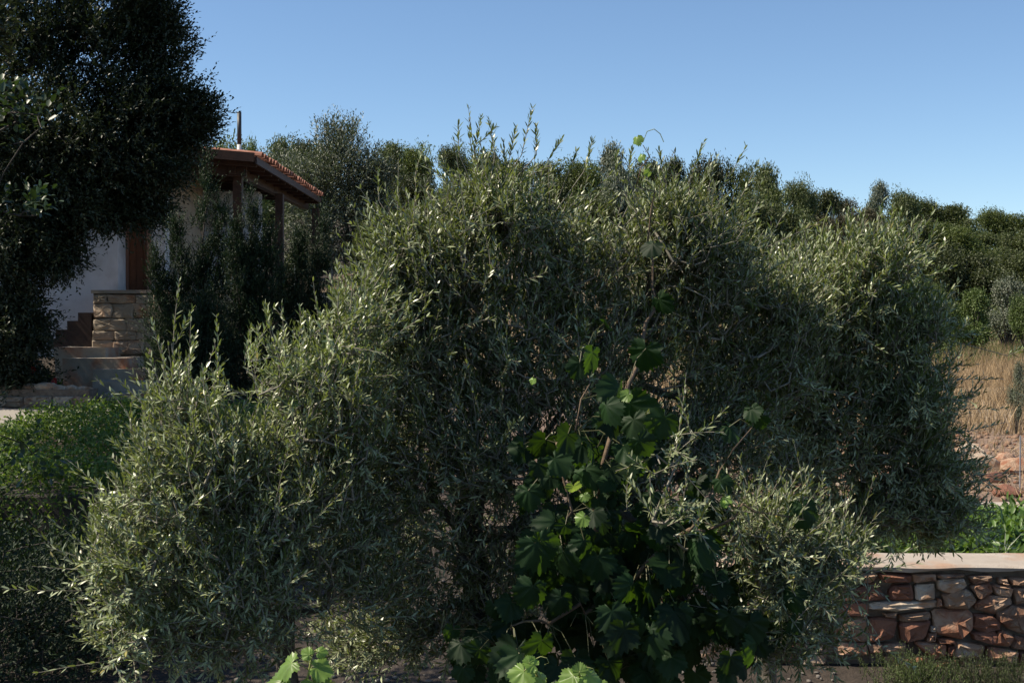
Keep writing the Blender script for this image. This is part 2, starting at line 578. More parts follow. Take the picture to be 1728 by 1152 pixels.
def shoots(base, dirs, length, npair, L, W, kind, ang=.75, curve=.25, phy='pair', bend=.12, lift=0.35):
    """base (k,3) dirs (k,3) -> twig segments + leaves"""
    k = len(base)
    dirs = nrm(dirs)
    length = np.broadcast_to(length, k)
    up = np.array([0, 0, 1.])
    cv = rng.normal(size=(k, 3)) * curve + up * curve * .6
    nseg = 4
    pts = [base]
    d = dirs.copy()
    for s in range(nseg):
        d = nrm(d + cv / nseg)
        pts.append(pts[-1] + d * (length / nseg)[:, None])
    pts = np.stack(pts, 1)                       # k, nseg+1, 3
    A = pts[:, :-1].reshape(-1, 3); B = pts[:, 1:].reshape(-1, 3)
    r = np.tile(np.linspace(.0025, .0010, nseg + 1), (k, 1))
    tw = segs_geo(A, B, r[:, :-1].ravel(), r[:, 1:].ravel(), 3)
    geos = []
    ph0 = rng.random(k) * 6.28
    for q in range(npair):
        f = (q + .35) / npair
        x = np.clip(f * nseg, 0, nseg - 1e-3); s0 = int(x); fr = x - s0
        p = pts[:, s0] * (1 - fr) + pts[:, s0 + 1] * fr
        ax = nrm(pts[:, s0 + 1] - pts[:, s0])
        ref = nrm(np.cross(ax, np.array([[.3, .1, .95]]) + rng.normal(size=(k, 3)) * .05)); r2 = np.cross(ax, ref)
        ph = ph0 + q * 1.571 + rng.normal(size=k) * .25
        for sgn in (1, -1):
            if phy != 'pair' and sgn == -1: continue
            if phy != 'pair': ph = ph0 + q * 2.4
            o = (np.cos(ph)[:, None] * ref + np.sin(ph)[:, None] * r2) * sgn
            a = ang * (1 - .45 * f) + rng.normal(size=k) * .18
            ld = ax * np.cos(a)[:, None] + o * np.sin(a)[:, None] + up * lift * .3
            nn = ax * .6 + up * .9 - o * .2 + rng.normal(size=(k, 3)) * .38
            sz = (1 - .35 * abs(f - .45) * 2) * rng.uniform(.7, 1.15, k)
            keep = rng.random(k) > .1
            gk = leaf_geo(p[keep], ld[keep], nn[keep], (L * sz)[keep], (W * (.6 + .4 * sz))[keep], kind, bend * rng.normal(1, .8, keep.sum()), None)
            geos.append(gk)
    return tw, geos


def spread_dirs(pts, centre, k, out=.8, up=.5, rnd=.6):
    p = np.repeat(pts, k, 0)
    o = nrm(p - centre)
    d = nrm(o * out + np.array([0, 0, up]) + rng.normal(size=p.shape) * rnd)
    return p, d


def wand(px0, py0, px1, py1, Y, Y1=None, lean=0.):
    a = P(px0, py0, Y); b = P(px1, py1, Y1 or Y)
    return a, b - a


def olive(name, limbs, blobs, wands, label, cat, leafL, leafW, per=3, slen=.2, npair=8, r0=.0032, up=.5, kind='lance', mat='olive', group=None, centre=None, thin=1.0, reach=1.0, out=.45, dens_=.78):
    base = np.array(limbs[0][0], float)
    t = empty(name, base, label, cat, group)
    blobs = [(a, b + (10 if b < 500 else 0), max(25, c - 26), max(22, d_ - 26), e, f * .72, int(n_ * dens_)) for a, b, c, d_, e, f, n_ in blobs]
    att = blob_points(blobs)
    nodes, par, tips = grow(limbs, att)
    branch_mesh(name, nodes, par, M['bark'], t, r0=r0, twig=M['twig'])
    c = att.mean(0) + np.array([0, .1, -.25]) if centre is None else centre
    p, d = spread_dirs(nodes[tips], c, per, out, up, .72)
    p = p + rng.normal(size=p.shape) * .04
    ln = np.exp(rng.normal(-.1, .42, len(p))).clip(.35, 2.1) * slen
    tw, ge = shoots(p, d, ln, npair, leafL, leafW, kind)
    segl = [tw]
    ex = rng.choice(len(att), int(len(att) * .07), replace=False)
    eb = nodes[tips[ex]]
    ed = nrm(np.stack([rng.normal(size=len(ex)) * .35 + .1, rng.normal(size=len(ex)) * .35 - .15, np.ones(len(ex))], 1)) * rng.uniform(.22, .42, len(ex))[:, None]
    wands = list(wands) + list(zip(eb, ed))
    if wands:
        a = np.array([x[0] for x in wands]); dd = np.array([x[1] for x in wands])
        l2 = np.linalg.norm(dd, axis=1)
        tw2, ge2 = shoots(a, dd, l2, 13, leafL * .95, leafW, kind, .7, .10)
        # tie the long shoots back into the crown
        bi = [int(np.linalg.norm(nodes - q, axis=1).argmin()) for q in a]
        far = nodes[bi]
        segl += [tw2, segs_geo(far, a, np.full(len(a), .002), np.full(len(a), .0018), 4)]
        ge += ge2
    so_ = segs_obj('twigs', segl, M['twig'], t); so_['kind'] = 'stuff'
    co = leaf_obj('leaves', ge, M[mat], t); co['kind'] = 'stuff'
    return t, nodes


# --- the three olives in front
cx = P(800, 800, 5.7)
oc_base = (P(860, 900, 5.8)[0], 5.8, .2)
W1 = [wand(775, 262, 772, 205, 5.4), wand(800, 262, 815, 196, 5.4), wand(835, 262, 828, 200, 5.35), wand(880, 262, 898, 180, 5.5),
      wand(905, 262, 905, 210, 5.5), wand(925, 270, 950, 234, 5.5), wand(860, 265, 872, 214, 5.4), wand(985, 290, 1003, 236, 5.6),
      wand(700, 300, 712, 240, 5.5), wand(640, 340, 634, 282, 5.5), wand(1165, 300, 1185, 238, 5.7), wand(1220, 320, 1258, 244, 5.7),
      wand(1195, 320, 1212, 262, 5.7), wand(1120, 300, 1112, 250, 5.6), wand(1240, 350, 1290, 272, 5.8), wand(1060, 300, 1066, 248, 5.6),
      wand(640, 400, 612, 330, 5.4), wand(665, 470, 622, 410, 5.3), wand(1040, 300, 1040, 255, 5.6), wand(760, 300, 745, 262, 5.5),
      wand(1250, 400, 1275, 335, 5.8), wand(810, 240, 838, 215, 5.4), wand(1260, 430, 1305, 395, 5.8), wand(960, 290, 975, 255, 5.5)]
central, cnodes = olive('olive_tree',
    [[oc_base, (oc_base[0] - .02, 5.75, .7), P(790, 905, 5.65), P(735, 850, 5.5), P(712, 790, 5.4), P(710, 745, 5.4)],
     [P(780, 900, 5.7), P(850, 720, 5.8), P(900, 560, 5.9), P(905, 380, 5.8)],
     [P(760, 880, 5.6), P(700, 640, 5.6), P(760, 480, 5.6)],
     [P(850, 720, 5.8), P(1000, 600, 5.9), P(1140, 450, 5.9), P(1190, 360, 5.8)],
     [P(850, 900, 5.7), P(1000, 850, 5.5), P(1150, 900, 5.2), P(1300, 930, 5.1)],
     [P(735, 850, 5.5), P(640, 900, 5.3), P(560, 960, 5.2)]],
    [(860, 375, 110, 60, 5.6, .45, 130), (770, 445, 140, 105, 5.5, .5, 230), (960, 455, 160, 120, 5.8, .5, 210), (1150, 410, 115, 85, 5.8, .45, 180),
     (1180, 480, 120, 120, 5.9, .45, 170), (710, 570, 95, 120, 5.4, .45, 170), (860, 600, 200, 150, 5.6, .55, 330), (1060, 590, 160, 120, 5.9, .5, 180),
     (760, 780, 180, 150, 5.4, .5, 290), (960, 740, 130, 110, 5.7, .4, 130), (690, 960, 150, 110, 5.5, .5, 110), (850, 960, 110, 130, 5.6, .4, 100),
     (1290, 900, 110, 60, 5.0, .3, 95), (1330, 985, 90, 70, 5.0, .3, 80), (1140, 950, 70, 80, 5.4, .25, 45), (1080, 760, 130, 100, 5.9, .35, 80), (1270, 1060, 120, 60, 5.2, .35, 60), (1120, 775, 70, 40, 4.62, .14, 7), (1120, 885, 55, 60, 4.58, .14, 8), (1070, 900, 130, 130, 5.75, .35, 110), (1180, 1010, 120, 80, 5.6, .3, 60), (1400, 960, 70, 50, 5.0, .25, 30), (700, 1070, 120, 60, 5.4, .35, 80), (620, 1085, 90, 50, 5.5, .3, 50), (1180, 770, 100, 80, 5.9, .3, 90), (1060, 780, 90, 90, 5.7, .3, 60), (1300, 1080, 120, 60, 5.4, .3, 60), (820, 1060, 80, 60, 5.6, .35, 40), (1290, 520, 90, 100, 6.2, .35, 110), (1200, 600, 110, 90, 6.2, .35, 110), (1330, 560, 70, 80, 6.2, .3, 60), (1270, 660, 130, 110, 6.1, .35, 100), (600, 760, 110, 110, 5.4, .4, 100), (650, 660, 60, 80, 5.3, .35, 60), (610, 880, 90, 90, 5.3, .35, 70), (1190, 720, 120, 90, 6.0, .3, 70), (1290, 800, 100, 90, 6.0, .3, 60), (960, 900, 110, 90, 5.6, .35, 60), (1400, 930, 60, 50, 5.3, .2, 24), (1400, 1040, 60, 60, 5.3, .2, 24), (830, 335, 60, 45, 5.5, .3, 40), (1130, 372, 80, 45, 5.7, .3, 50), (690, 430, 60, 70, 5.4, .3, 60), (660, 500, 60, 70, 5.3, .3, 60)],
    W1, 'large silvery olive tree filling the middle of the garden, climbed by a grapevine', 'olive tree', .046, .0084, 3, .17, 10, up=.6, dens_=.74)

W2 = [wand(292, 590, 296, 470, 4.9), wand(285, 640, 250, 540, 4.9), wand(296, 580, 330, 520, 4.9), wand(370, 640, 366, 530, 4.9), wand(412, 620, 420, 545, 4.9),
      wand(425, 610, 462, 515, 4.8), wand(460, 560, 448, 512, 4.8), wand(500, 600, 508, 530, 4.8), wand(560, 560, 590, 490, 4.9), wand(580, 560, 560, 500, 4.9),
      wand(270, 700, 255, 635, 4.7), wand(330, 690, 345, 625, 4.7), wand(160, 940, 148, 880, 4.6), wand(140, 960, 118, 925, 4.6), wand(235, 790, 205, 730, 4.7),
      wand(230, 840, 180, 800, 4.7), wand(300, 660, 305, 600, 4.8), wand(600, 600, 618, 520, 4.9), wand(545, 640, 556, 570, 4.8), wand(160, 1080, 130, 1030, 4.6)]
W2 += [wand(random.uniform(250, 560), random.uniform(690, 800), random.uniform(250, 560), random.uniform(620, 700), 4.7) for _ in range(0)]
ol2_base = (P(500, 900, 5.1)[0], 5.2, .2)
left_olive, _ = olive('olive_tree',
    [[ol2_base, (ol2_base[0], 5.15, .8), P(450, 900, 5.0)], [P(450, 900, 5.), P(340, 780, 4.9), P(300, 660, 4.9), P(290, 580, 4.9)], [P(450, 900, 5.), P(480, 720, 4.9), P(470, 600, 4.8)],
     [P(450, 900, 5.), P(300, 960, 4.7), P(200, 980, 4.6)], [P(480, 720, 4.9), P(580, 600, 4.9)]],
    [(370, 775, 110, 80, 4.8, .35, 130), (570, 680, 80, 80, 4.9, .35, 90), (610, 560, 70, 75, 5.0, .3, 70), (560, 610, 60, 55, 4.95, .3, 40), (470, 650, 70, 55, 4.9, .3, 40), (300, 840, 120, 90, 4.7, .4, 160), (460, 850, 140, 120, 4.9, .4, 210), (240, 960, 105, 90, 4.65, .35, 180),
     (400, 980, 140, 100, 4.8, .4, 210), (250, 1070, 100, 60, 4.65, .35, 110), (400, 1075, 130, 70, 4.8, .35, 110), (560, 960, 90, 120, 5., .35, 90), (300, 690, 40, 50, 4.8, .25, 30), (600, 740, 70, 90, 5.0, .35, 70), (520, 760, 90, 90, 4.95, .35, 90), (580, 850, 80, 90, 5., .35, 60), (620, 1010, 80, 70, 5.1, .3, 40), (290, 760, 60, 80, 4.75, .3, 60)],
    W2, 'lower sprawling olive tree with bare upright suckers, in the lower left before the hedge', 'olive tree', .043, .0082, 2, .17, 11, up=.6, dens_=.68)

W3 = [wand(1450, 420, 1455, 355, 6.6), wand(1490, 430, 1508, 362, 6.6), wand(1530, 440, 1562, 378, 6.6), wand(1400, 440, 1385, 372, 6.6), wand(1545, 460, 1560, 420, 6.6),
      wand(1560, 560, 1632, 570, 6.6), wand(1600, 640, 1690, 640, 6.7), wand(1600, 690, 1700, 690, 6.7), wand(1620, 730, 1690, 715, 6.7), wand(1560, 620, 1650, 612, 6.6),
      wand(1360, 470, 1350, 420, 6.5), wand(1300, 500, 1300, 430, 6.3), wand(1520, 510, 1560, 470, 6.6), wand(1430, 400, 1428, 352, 6.6), wand(1540, 880, 1560, 945, 6.7),
      wand(1500, 880, 1520, 940, 6.7), wand(1590, 860, 1600, 930, 6.7), wand(1440, 880, 1430, 950, 6.7), wand(1640, 800, 1700, 830, 6.8), wand(1470, 900, 1480, 960, 6.6), wand(1700, 600, 1728, 590, 6.8)]
or_base = (P(1300, 1000, 6.9)[0], 7.0, .2)
right_olive, _ = olive('olive_tree',
    [[or_base, P(1300, 930, 6.9), P(1340, 870, 6.8)], [P(1340, 870, 6.8), P(1400, 790, 6.8), P(1450, 760, 6.8), P(1500, 640, 6.8), P(1500, 480, 6.7)], [P(1340, 870, 6.8), P(1480, 840, 6.9), P(1600, 800, 6.9)],
     [P(1400, 790, 6.8), P(1380, 640, 6.7), P(1390, 500, 6.6)], [P(1450, 760, 6.8), P(1600, 690, 6.8)]],
    [(1470, 450, 100, 60, 6.6, .4, 130), (1430, 540, 140, 80, 6.7, .45, 190), (1530, 570, 90, 70, 6.7, .4, 100), (1420, 650, 160, 90, 6.8, .5, 220), (1540, 690, 90, 75, 6.8, .45, 130),
     (1450, 780, 170, 90, 6.9, .5, 190), (1570, 800, 80, 55, 6.9, .4, 80), (1480, 870, 150, 50, 6.9, .45, 150), (1310, 620, 110, 130, 6.5, .4, 130), (1580, 880, 90, 45, 6.9, .35, 60), (1330, 780, 100, 80, 6.7, .4, 70), (1330, 580, 100, 80, 6.5, .4, 90), (1380, 720, 130, 90, 6.7, .4, 100), (1565, 745, 65, 70, 6.9, .35, 60), (1360, 500, 80, 60, 6.6, .3, 80), (1300, 640, 120, 100, 6.8, .4, 110), (1240, 700, 120, 80, 6.8, .3, 80), (1540, 860, 120, 60, 7., .35, 80)],
    W3, 'spreading olive tree overhanging the cement-topped stone wall, its upright leaves pale in the sun', 'olive tree', .053, .0094, 3, .18, 10, up=.6)


# --- big dark evergreen on the left
def crown_tree(name, base, limbs, blobs, label, cat, mat, L, W, per, slen, npair, kind='fold', bark='dark_bark', group=None, up=.25, r0=.004, out=.8, rnd=.6, extra=None, ang=.75, phy='alt', step=.35, clump=.35):
    t = empty(name, base, label, cat, group)
    att = blob_points(blobs) if isinstance(blobs, list) else blobs
    if extra is not None: att = np.concatenate([att, extra])
    nodes, par, tips = grow(limbs, att, step, .06)
    branch_mesh(name, nodes, par, M[bark], t, r0=r0)
    p, d = spread_dirs(nodes[tips], att.mean(0), per, out, up, rnd)
    p = p + rng.normal(size=p.shape) * slen * clump
    tw, ge = shoots(p, d, rng.uniform(.5, 1.4, len(p)) * slen, npair, L, W, kind, ang, .25, phy)
    o = leaf_obj('crown', ge, M[mat], t); o['kind'] = 'stuff'
    return t


bt = P(20, 600, 18.2)
tb = (bt[0], 18.3, float(gz(bt[0], 18.3)) - .05)
crown_tree('evergreen_tree', tb,
    [[tb, (tb[0] + .1, 18.3, 3.6), (tb[0], 18.3, 6), (tb[0], 18.3, 8)], [(tb[0] + .1, 18.3, 3.6), P(150, 300, 18.)], [(tb[0], 18.3, 5), P(230, 150, 18)], [(tb[0] + .1, 18.3, 3), P(60, 480, 17.6)]],
    [(120, 30, 150, 130, 18, 1.3, 190), (240, 90, 75, 85, 18, .7, 110), (235, 10, 45, 60, 18, .5, 50), (260, 195, 85, 65, 18, .8, 130), (320, 215, 40, 35, 18, .4, 30), (150, 250, 170, 120, 17.8, 1.3, 330),
     (230, 290, 80, 50, 17.8, .8, 80), (40, 200, 120, 200, 18, 1.4, 190), (35, 385, 80, 95, 17.6, 1.0, 190), (100, 425, 20, 26, 17.4, .35, 24), (160, 345, 60, 30, 17.6, .6, 80), (235, 350, 30, 25, 17.8, .4, 30), (5, 560, 45, 90, 17.6, .8, 130), (55, 530, 15, 50, 17.6, .3, 30), (50, 630, 30, 12, 17.7, .3, 20),
     (-160, 150, 200, 300, 18.5, 2.0, 260), (60, -140, 240, 110, 18.5, 1.6, 220), (-120, 450, 120, 140, 18.2, 1.3, 130)],
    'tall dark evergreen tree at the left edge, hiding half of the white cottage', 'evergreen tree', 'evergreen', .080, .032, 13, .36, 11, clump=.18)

# --- broad-leaved branches close on the far left (fig like)
fb = (-4.3, 8.2, .2)
fg = empty('fig_tree', fb, 'broad-leaved fig tree just reaching into the left edge before the dark evergreen', 'fig tree')
fatt = blob_points([(40, 200, 55, 50, 8, .35, 13), (40, 355, 50, 22, 8, .3, 7), (-110, 300, 50, 200, 8.2, .5, 60), (-130, 560, 60, 160, 8.3, .5, 60), (55, 760, 20, 20, 8.4, .15, 3)])
fn, fp, ft = grow([[fb, (-4.2, 8.2, 1.6), P(-60, 400, 8.2), P(-20, 250, 8)], [P(-60, 400, 8.2), P(40, 240, 8)]], fatt, .3, .04)
branch_mesh('f', fn, fp, M['dark_bark'], fg, r0=.004)
p_, d_ = spread_dirs(fn[ft], fatt.mean(0), 2, .7, .5, .5)
tw, ge = shoots(p_, d_, .22, 7, .075, .038, 'oval', 1.0, .2, 'alt')
o = leaf_obj('leaves', ge, M['fig'], fg); o['kind'] = 'stuff'


# --- unseen carob tree added left of the frame to shade the hedge's right half
kb_ = (-6.4, 11.2, float(gz(-6.4, 11.2)))
q = nrm(rng.normal(size=(560, 3))) * rng.random((560, 1)) ** .4
a3 = np.array([-6.6, 12.2, 5.7]) + q * np.array([1.25, 3.0, .7])
crown_tree('added_shade_tree', kb_, [[kb_, (-6.5, 11.4, 2.6), (-6.6, 11.8, 5.0)]], a3, 'unseen dense carob tree added off the left edge to shade the right half of the hedge', 'carob tree', 'evergreen', .10, .05, 9, .4, 8)
# --- shaded shrubs on the left, between the camera and the hedge
for k, (px, Y, rx, top, lab) in enumerate(((-330, 6.8, 1.1, 2.3, 'tall leafy shrub, mostly off the left edge below the fig, added to cast shade'), (-60, 7.6, 1.0, 1.25, 'shaded dark shrub in the bottom left corner before the hedge'), (60, 8.6, .8, .95, 'lower shaded shrub right of the one in the bottom left corner'),  # tallest shrub, mostly off-frame, is added to cast shade on the corner
                                           (190, 9.2, .7, .8, 'shaded shrub under the left edge of the lower left olive'))):
    x = P(px, 900, Y)[0]; b_ = (x, Y, .15)
    n = 260; q = nrm(rng.normal(size=(n, 3))) * rng.random((n, 1)) ** .4
    a3 = np.array([x, Y, .15 + top * .55]) + q * np.array([rx, .7, top * .42])
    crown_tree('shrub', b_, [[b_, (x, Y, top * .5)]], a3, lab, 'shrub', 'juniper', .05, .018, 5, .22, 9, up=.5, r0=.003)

# --- junipers before the porch
def juniper(tops, base, label, n=520, spread=.5):
    t = empty('juniper', base, label, 'juniper', None)
    att = []
    limbs = [[base, (base[0], base[1], base[2] + .4)]]
    for (px, py, Y, wpx) in tops:
        tip = P(px, py, Y)
        b0 = np.array([base[0] + (tip[0] - base[0]) * .35, base[1], base[2] + .35])
        limbs.append([np.array(base) + [0, 0, .3], b0, tip - np.array([0, 0, .15])])
        k = n // len(tops)
        f = rng.random(k) ** .75
        c = b0 + (tip - b0) * (1 - f)[:, None]
        r = wpx * .8 * Y / F * (.06 + f ** .8)
        a = rng.random(k) * 6.28
        rr = r * np.sqrt(rng.random(k))
        att.append(c + np.stack([np.cos(a) * rr, np.sin(a) * rr, rng.normal(size=k) * .1 + rr * .25], 1))
    att = np.concatenate(att)
    nodes, par, tips = grow(limbs, att, .3, .03)
    branch_mesh('j', nodes, par, M['dark_bark'], t, r0=.003)
    ax = np.array(base) + [0, 0, .5]
    p, d = spread_dirs(nodes[tips], ax, 6, .65, .65, .5)
    tw, ge = shoots(p, d, rng.uniform(.5, 1.3, len(p)) * .26, 13, .055, .014, 'fold', .7, .15, 'alt')
    o = leaf_obj('crown', ge, M['juniper'], t); o['kind'] = 'stuff'


def gb(px, Y):
    x = P(px, 500, Y)[0]
    return (x, Y, float(gz(x, Y)) - .03)


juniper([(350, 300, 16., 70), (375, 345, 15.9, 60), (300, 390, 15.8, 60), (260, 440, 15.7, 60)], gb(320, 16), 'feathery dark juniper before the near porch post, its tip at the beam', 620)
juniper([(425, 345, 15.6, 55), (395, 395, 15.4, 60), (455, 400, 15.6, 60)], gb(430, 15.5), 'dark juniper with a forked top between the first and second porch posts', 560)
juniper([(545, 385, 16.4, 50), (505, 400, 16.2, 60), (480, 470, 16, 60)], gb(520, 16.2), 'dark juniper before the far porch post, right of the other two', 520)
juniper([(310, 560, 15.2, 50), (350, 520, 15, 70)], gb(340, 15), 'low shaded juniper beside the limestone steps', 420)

# --- porch cottage
cot = empty('cottage', (-7.5, 22, 2.9), 'small whitewashed cottage with a brown wooden door behind the dark evergreen', 'cottage')
XS = -5.93
m = MB(); m.box(-13, -6.8, 21.5, 21.8, 1.2, 5.5); m.box(-6.803, -6.62, 21.503, 21.95, 2.5, 5.5); m.build('wall', M['plaster'], cot)
m = MB(); m.box(-6.16, XS, 21.9, 22.2, 2.9, 5.4); m.build('wall', M['plaster'], cot)
m = MB(); m.box(-6.615, -6.165, 21.98, 22.3, 5.083, 5.4); m.build('door_lintel', M['plaster'], cot)
m = MB(); m.box(-13, -12.7, 21.803, 28, 1.2, 5.4); m.build('rear_wall', M['plaster'], cot)
m = MB(); m.box(XS - .25, XS + .005, 22.2, 24.6, 2.9, 5.12); m.box(XS - .25, XS + .002, 22.2, 24.6, 5.12, 5.45); m.build('side_wall', M['beige'], cot)
m = MB(); m.box(XS + .003, -4.86, 24.55, 24.8, 2.9, 5.06); m.build('wall', M['plaster'], cot)
m = MB(); m.box(-13, -5.95, 27.7, 28, 2.5, 5.3); m.box(-6, -4.87, 24.803, 25.0, 2.9, 5.05); m.build('rear_wall', M['plaster'], cot)
# door with planks, jambs, handle
dr = link('door', bpy.data.meshes.new('door'), cot)
mm = MB(); mm.box(-6.60, -6.235, 22.12, 22.16, 3.06, 5.02)
dr.data.from_pydata(mm.v, [], mm.f); dr.data.materials.append(M['door'])
for k in range(3):
    m = MB(); x0 = -6.595 + k * .12
    m.box(x0, x0 + .113, 22.085, 22.118, 3.08, 5.0)
    q = m.build('plank', M['door'], dr); q.matrix_parent_inverse = Matrix.Translation(-Vector(cot.location))
    q.matrix_parent_inverse = Matrix.Identity(4)
m = MB(); m.tube([(-6.28, 22.07, 4.02), (-6.28, 22.03, 4.02), (-6.36, 22.02, 4.02)], .012, 6); q = m.build('handle', M['metal'], dr); q.matrix_parent_inverse = Matrix.Identity(4)
m = MB(); m.box(-6.63, -6.60, 22.0, 22.2, 3.06, 5.08); m.box(-6.235, -6.165, 21.88, 22.2, 3.06, 5.08); m.box(-6.60, -6.235, 22.0, 22.2, 5.02, 5.08)
m.build('door_frame', M['jamb'], cot)
# white wall stone / rounded object by the door
# house roof
rz = lambda x: 5.33 + (-4.2 - x) * .085
m = MB()
for (x0, x1, y0, y1) in [(-13.2, -4.22, 21.15, 28.2)]:
    m.add([(x0, y0, rz(x0) - .10), (x1, y0, rz(x1) - .10), (x1, y1, rz(x1) - .10), (x0, y1, rz(x0) - .10), (x0, y0, rz(x0) - .04), (x1, y0, rz(x1) - .04), (x1, y1, rz(x1) - .04), (x0, y1, rz(x0) - .04)],
          [(0, 3, 2, 1), (4, 5, 6, 7), (0, 1, 5, 4), (1, 2, 6, 5), (2, 3, 7, 6), (3, 0, 4, 7)])
roof = m.build('roof', M['wood'], cot)
# barrel tiles: one mesh shared
tm = MB(); nseg = 6; Lt = .46
vs = []
for e, (x, r) in enumerate(((0, .105), (-Lt, .085))):
    for k in range(nseg + 1):
        a_ = math.pi * k / nseg
        vs.append((x, math.cos(a_) * r, math.sin(a_) * r * .75))
    for k in range(nseg + 1):
        a_ = math.pi * k / nseg
        vs.append((x, math.cos(a_) * (r - .018), math.sin(a_) * (r - .018) * .75))
n1 = nseg + 1
fs = []
for k in range(nseg):
    fs += [(k, k + 1, 2 * n1 + k + 1, 2 * n1 + k), (n1 + k + 1, n1 + k, 3 * n1 + k, 3 * n1 + k + 1), (k + 1, k, n1 + k, n1 + k + 1)]
tme = bpy.data.meshes.new('roof_tile'); tme.from_pydata(vs, [], fs); tme.materials.append(M['tile'])
slope = math.atan(.085)
cnt = 0
more = MB()
for row in range(20):
    for c in range(29):
        y = 21.27 + c * .24; x = -4.13 - row * .40
        if cnt < 290 and row < 10:
            o = bpy.data.objects.new('roof_tile', tme); COL.objects.link(o); o.parent = roof
            o.matrix_parent_inverse = Matrix.Identity(4)
            o.location = (x + random.uniform(-.012, .012), y + random.uniform(-.008, .008), rz(x) - .025 + row * .0 + random.uniform(0, .008))
            o.rotation_euler = (0, slope + .05, random.uniform(-.02, .02)); cnt += 1
        else:
            b = Matrix.Translation((x, y, rz(x) - .025)) @ Matrix.Rotation(slope + .05, 4, 'Y')
            more.add([b @ Vector(v) for v in vs], fs)
q = more.build('roof_tiles', M['tile'], roof); q['kind'] = 'stuff'; q.matrix_parent_inverse = Matrix.Identity(4)
# children of roof use world coords: roof itself sits at parent offset
for ch in roof.children:
    pass

# porch (posts, beams, rafters)
por = empty('porch', (-4.72, 22, 3.06), 'brown wooden porch frame with three visible posts on the right side of the cottage', 'porch')
for (px, Y) in ((402, 22.), (472, 25.0), (533, 28.3)):
    x = P(px, 400, Y)[0]
    m = MB(); m.box(x - .075, x + .075, Y - .075, Y + .075, 3.0, 5.06); m.build('post', M['wood'], por)
m = MB(); m.beam((-4.72, 21.6, 5.14), (-4.60, 28.6, 5.14), .12, .16); m.build('beam', M['wood'], por)
m = MB(); m.beam((-4.5, 21.75, 5.12), (-8.5, 21.42, 5.26), .10, .17); m.build('beam', M['wood'], por)
m = MB(); m.beam((-4.6, 24.9, 5.14), (-6.0, 24.9, 5.2), .10, .12); m.build('beam', M['wood'], por)
for k in range(11):
    y = 21.4 + k * .68
    m = MB(); m.beam((-4.26, y, rz(-4.26) - .145), (-6.6, y, rz(-6.6) - .145), .06, .085); m.build('rafter', M['wood'], por)
m = MB(); m.box(-4.235, -4.20, 21.12, 28.22, 5.17, 5.29); m.build('fascia_board', M['wood'], por)
m = MB(); m.beam((-4.24, 21.10, rz(-4.24) - .06), (-10, 21.10, rz(-10) - .06), .035, .15); m.build('fascia_board', M['wood'], por)

# stove pipe
pz = rz(-5.1)
cp_ = empty('stovepipe', (-5.1, 24, pz), 'dark upright stovepipe on a pale collar, standing on the porch roof', 'stovepipe')
m = MB(); m.tube([(-5.1, 24, pz - .02), (-5.1, 24, pz + .47)], .045, 12); m.build('collar', M['pipe_light'], cp_, True)
m = MB(); m.tube([(-5.1, 24, pz + .46), (-5.1, 24, pz + 1.06)], .041, 12); m.tube([(-5.1, 24, pz + 1.05), (-5.1, 24, pz + 1.08)], .040, 12); m.build('pipe', M['pipe'], cp_, True)

# wall lantern on the far porch wall
lp = P(373, 360, 24.4)
la = empty('wall_lantern', lp, 'black lantern with pale glass fixed to the white porch wall', 'lantern')
m = MB(); m.add([lp + np.array(v) for v in ((-.11, -.10, .05), (.11, -.10, .05), (.11, .10, .05), (-.11, .10, .05), (-.05, -.05, .12), (.05, -.05, .12), (.05, .05, .12), (-.05, .05, .12))],
                [(0, 3, 2, 1), (4, 5, 6, 7), (0, 1, 5, 4), (1, 2, 6, 5), (2, 3, 7, 6), (3, 0, 4, 7)]); m.build('hood', M['black'], la)
m = MB(); m.box(lp[0] - .07, lp[0] + .07, lp[1] - .07, lp[1] + .07, lp[2] - .10, lp[2] + .048); m.build('lamp_glass', M['glass'], la)
m = MB()
for sx in (-.08, .08):
    for sy in (-.08, .08):
        m.box(lp[0] + sx - .01, lp[0] + sx + .01, lp[1] + sy - .01, lp[1] + sy + .01, lp[2] - .10, lp[2] + .049)
m.box(lp[0] - .10, lp[0] + .10, lp[1] - .10, lp[1] + .10, lp[2] - .20, lp[2] - .101); m.box(lp[0] - .02, lp[0] + .02, lp[1] + .10, 24.56, lp[2] - .16, lp[2] - .12)
m.build('bracket', M['black'], la)

# terrace and stairs
ter = empty('terrace', (-5.3, 20.2, 2), 'raised terrace with pale stone face under the porch, right of the brown stairs', 'terrace')
m = MB(); m.box(-6.62, -3.6, 20.25, 29.5, .9, 3.02); m.build('core', M['mortar'], ter)
m = MB(); m.box(-6.64, -3.58, 20.19, 29.52, 3.022, 3.075); m.build('paving', M['step'], ter)


def rnd_poly(cx, cz, w, h):
    q = lambda a: a * random.uniform(-.11, .11)
    a, b = w / 2, h / 2
    c = [(-a, -b), (random.uniform(-.3, .3) * a, -b), (a, -b), (a, random.uniform(-.3, .3) * b), (a, b), (random.uniform(-.3, .3) * a, b), (-a, b), (-a, random.uniform(-.3, .3) * b)]
    return [(cx + x + q(min(w, h)) * .7, cz + z + q(min(w, h)) * .7) for x, z in c]


def chaikin(p):
    o = []
    for k in range(len(p)):
        a = p[k]; b = p[(k + 1) % len(p)]
        L_ = math.hypot(b[0] - a[0], b[1] - a[1])
        q = .11
        o.append((a[0] + (b[0] - a[0]) * q, a[1] + (b[1] - a[1]) * q)); o.append((b[0] + (a[0] - b[0]) * q, b[1] + (a[1] - b[1]) * q))
    return o


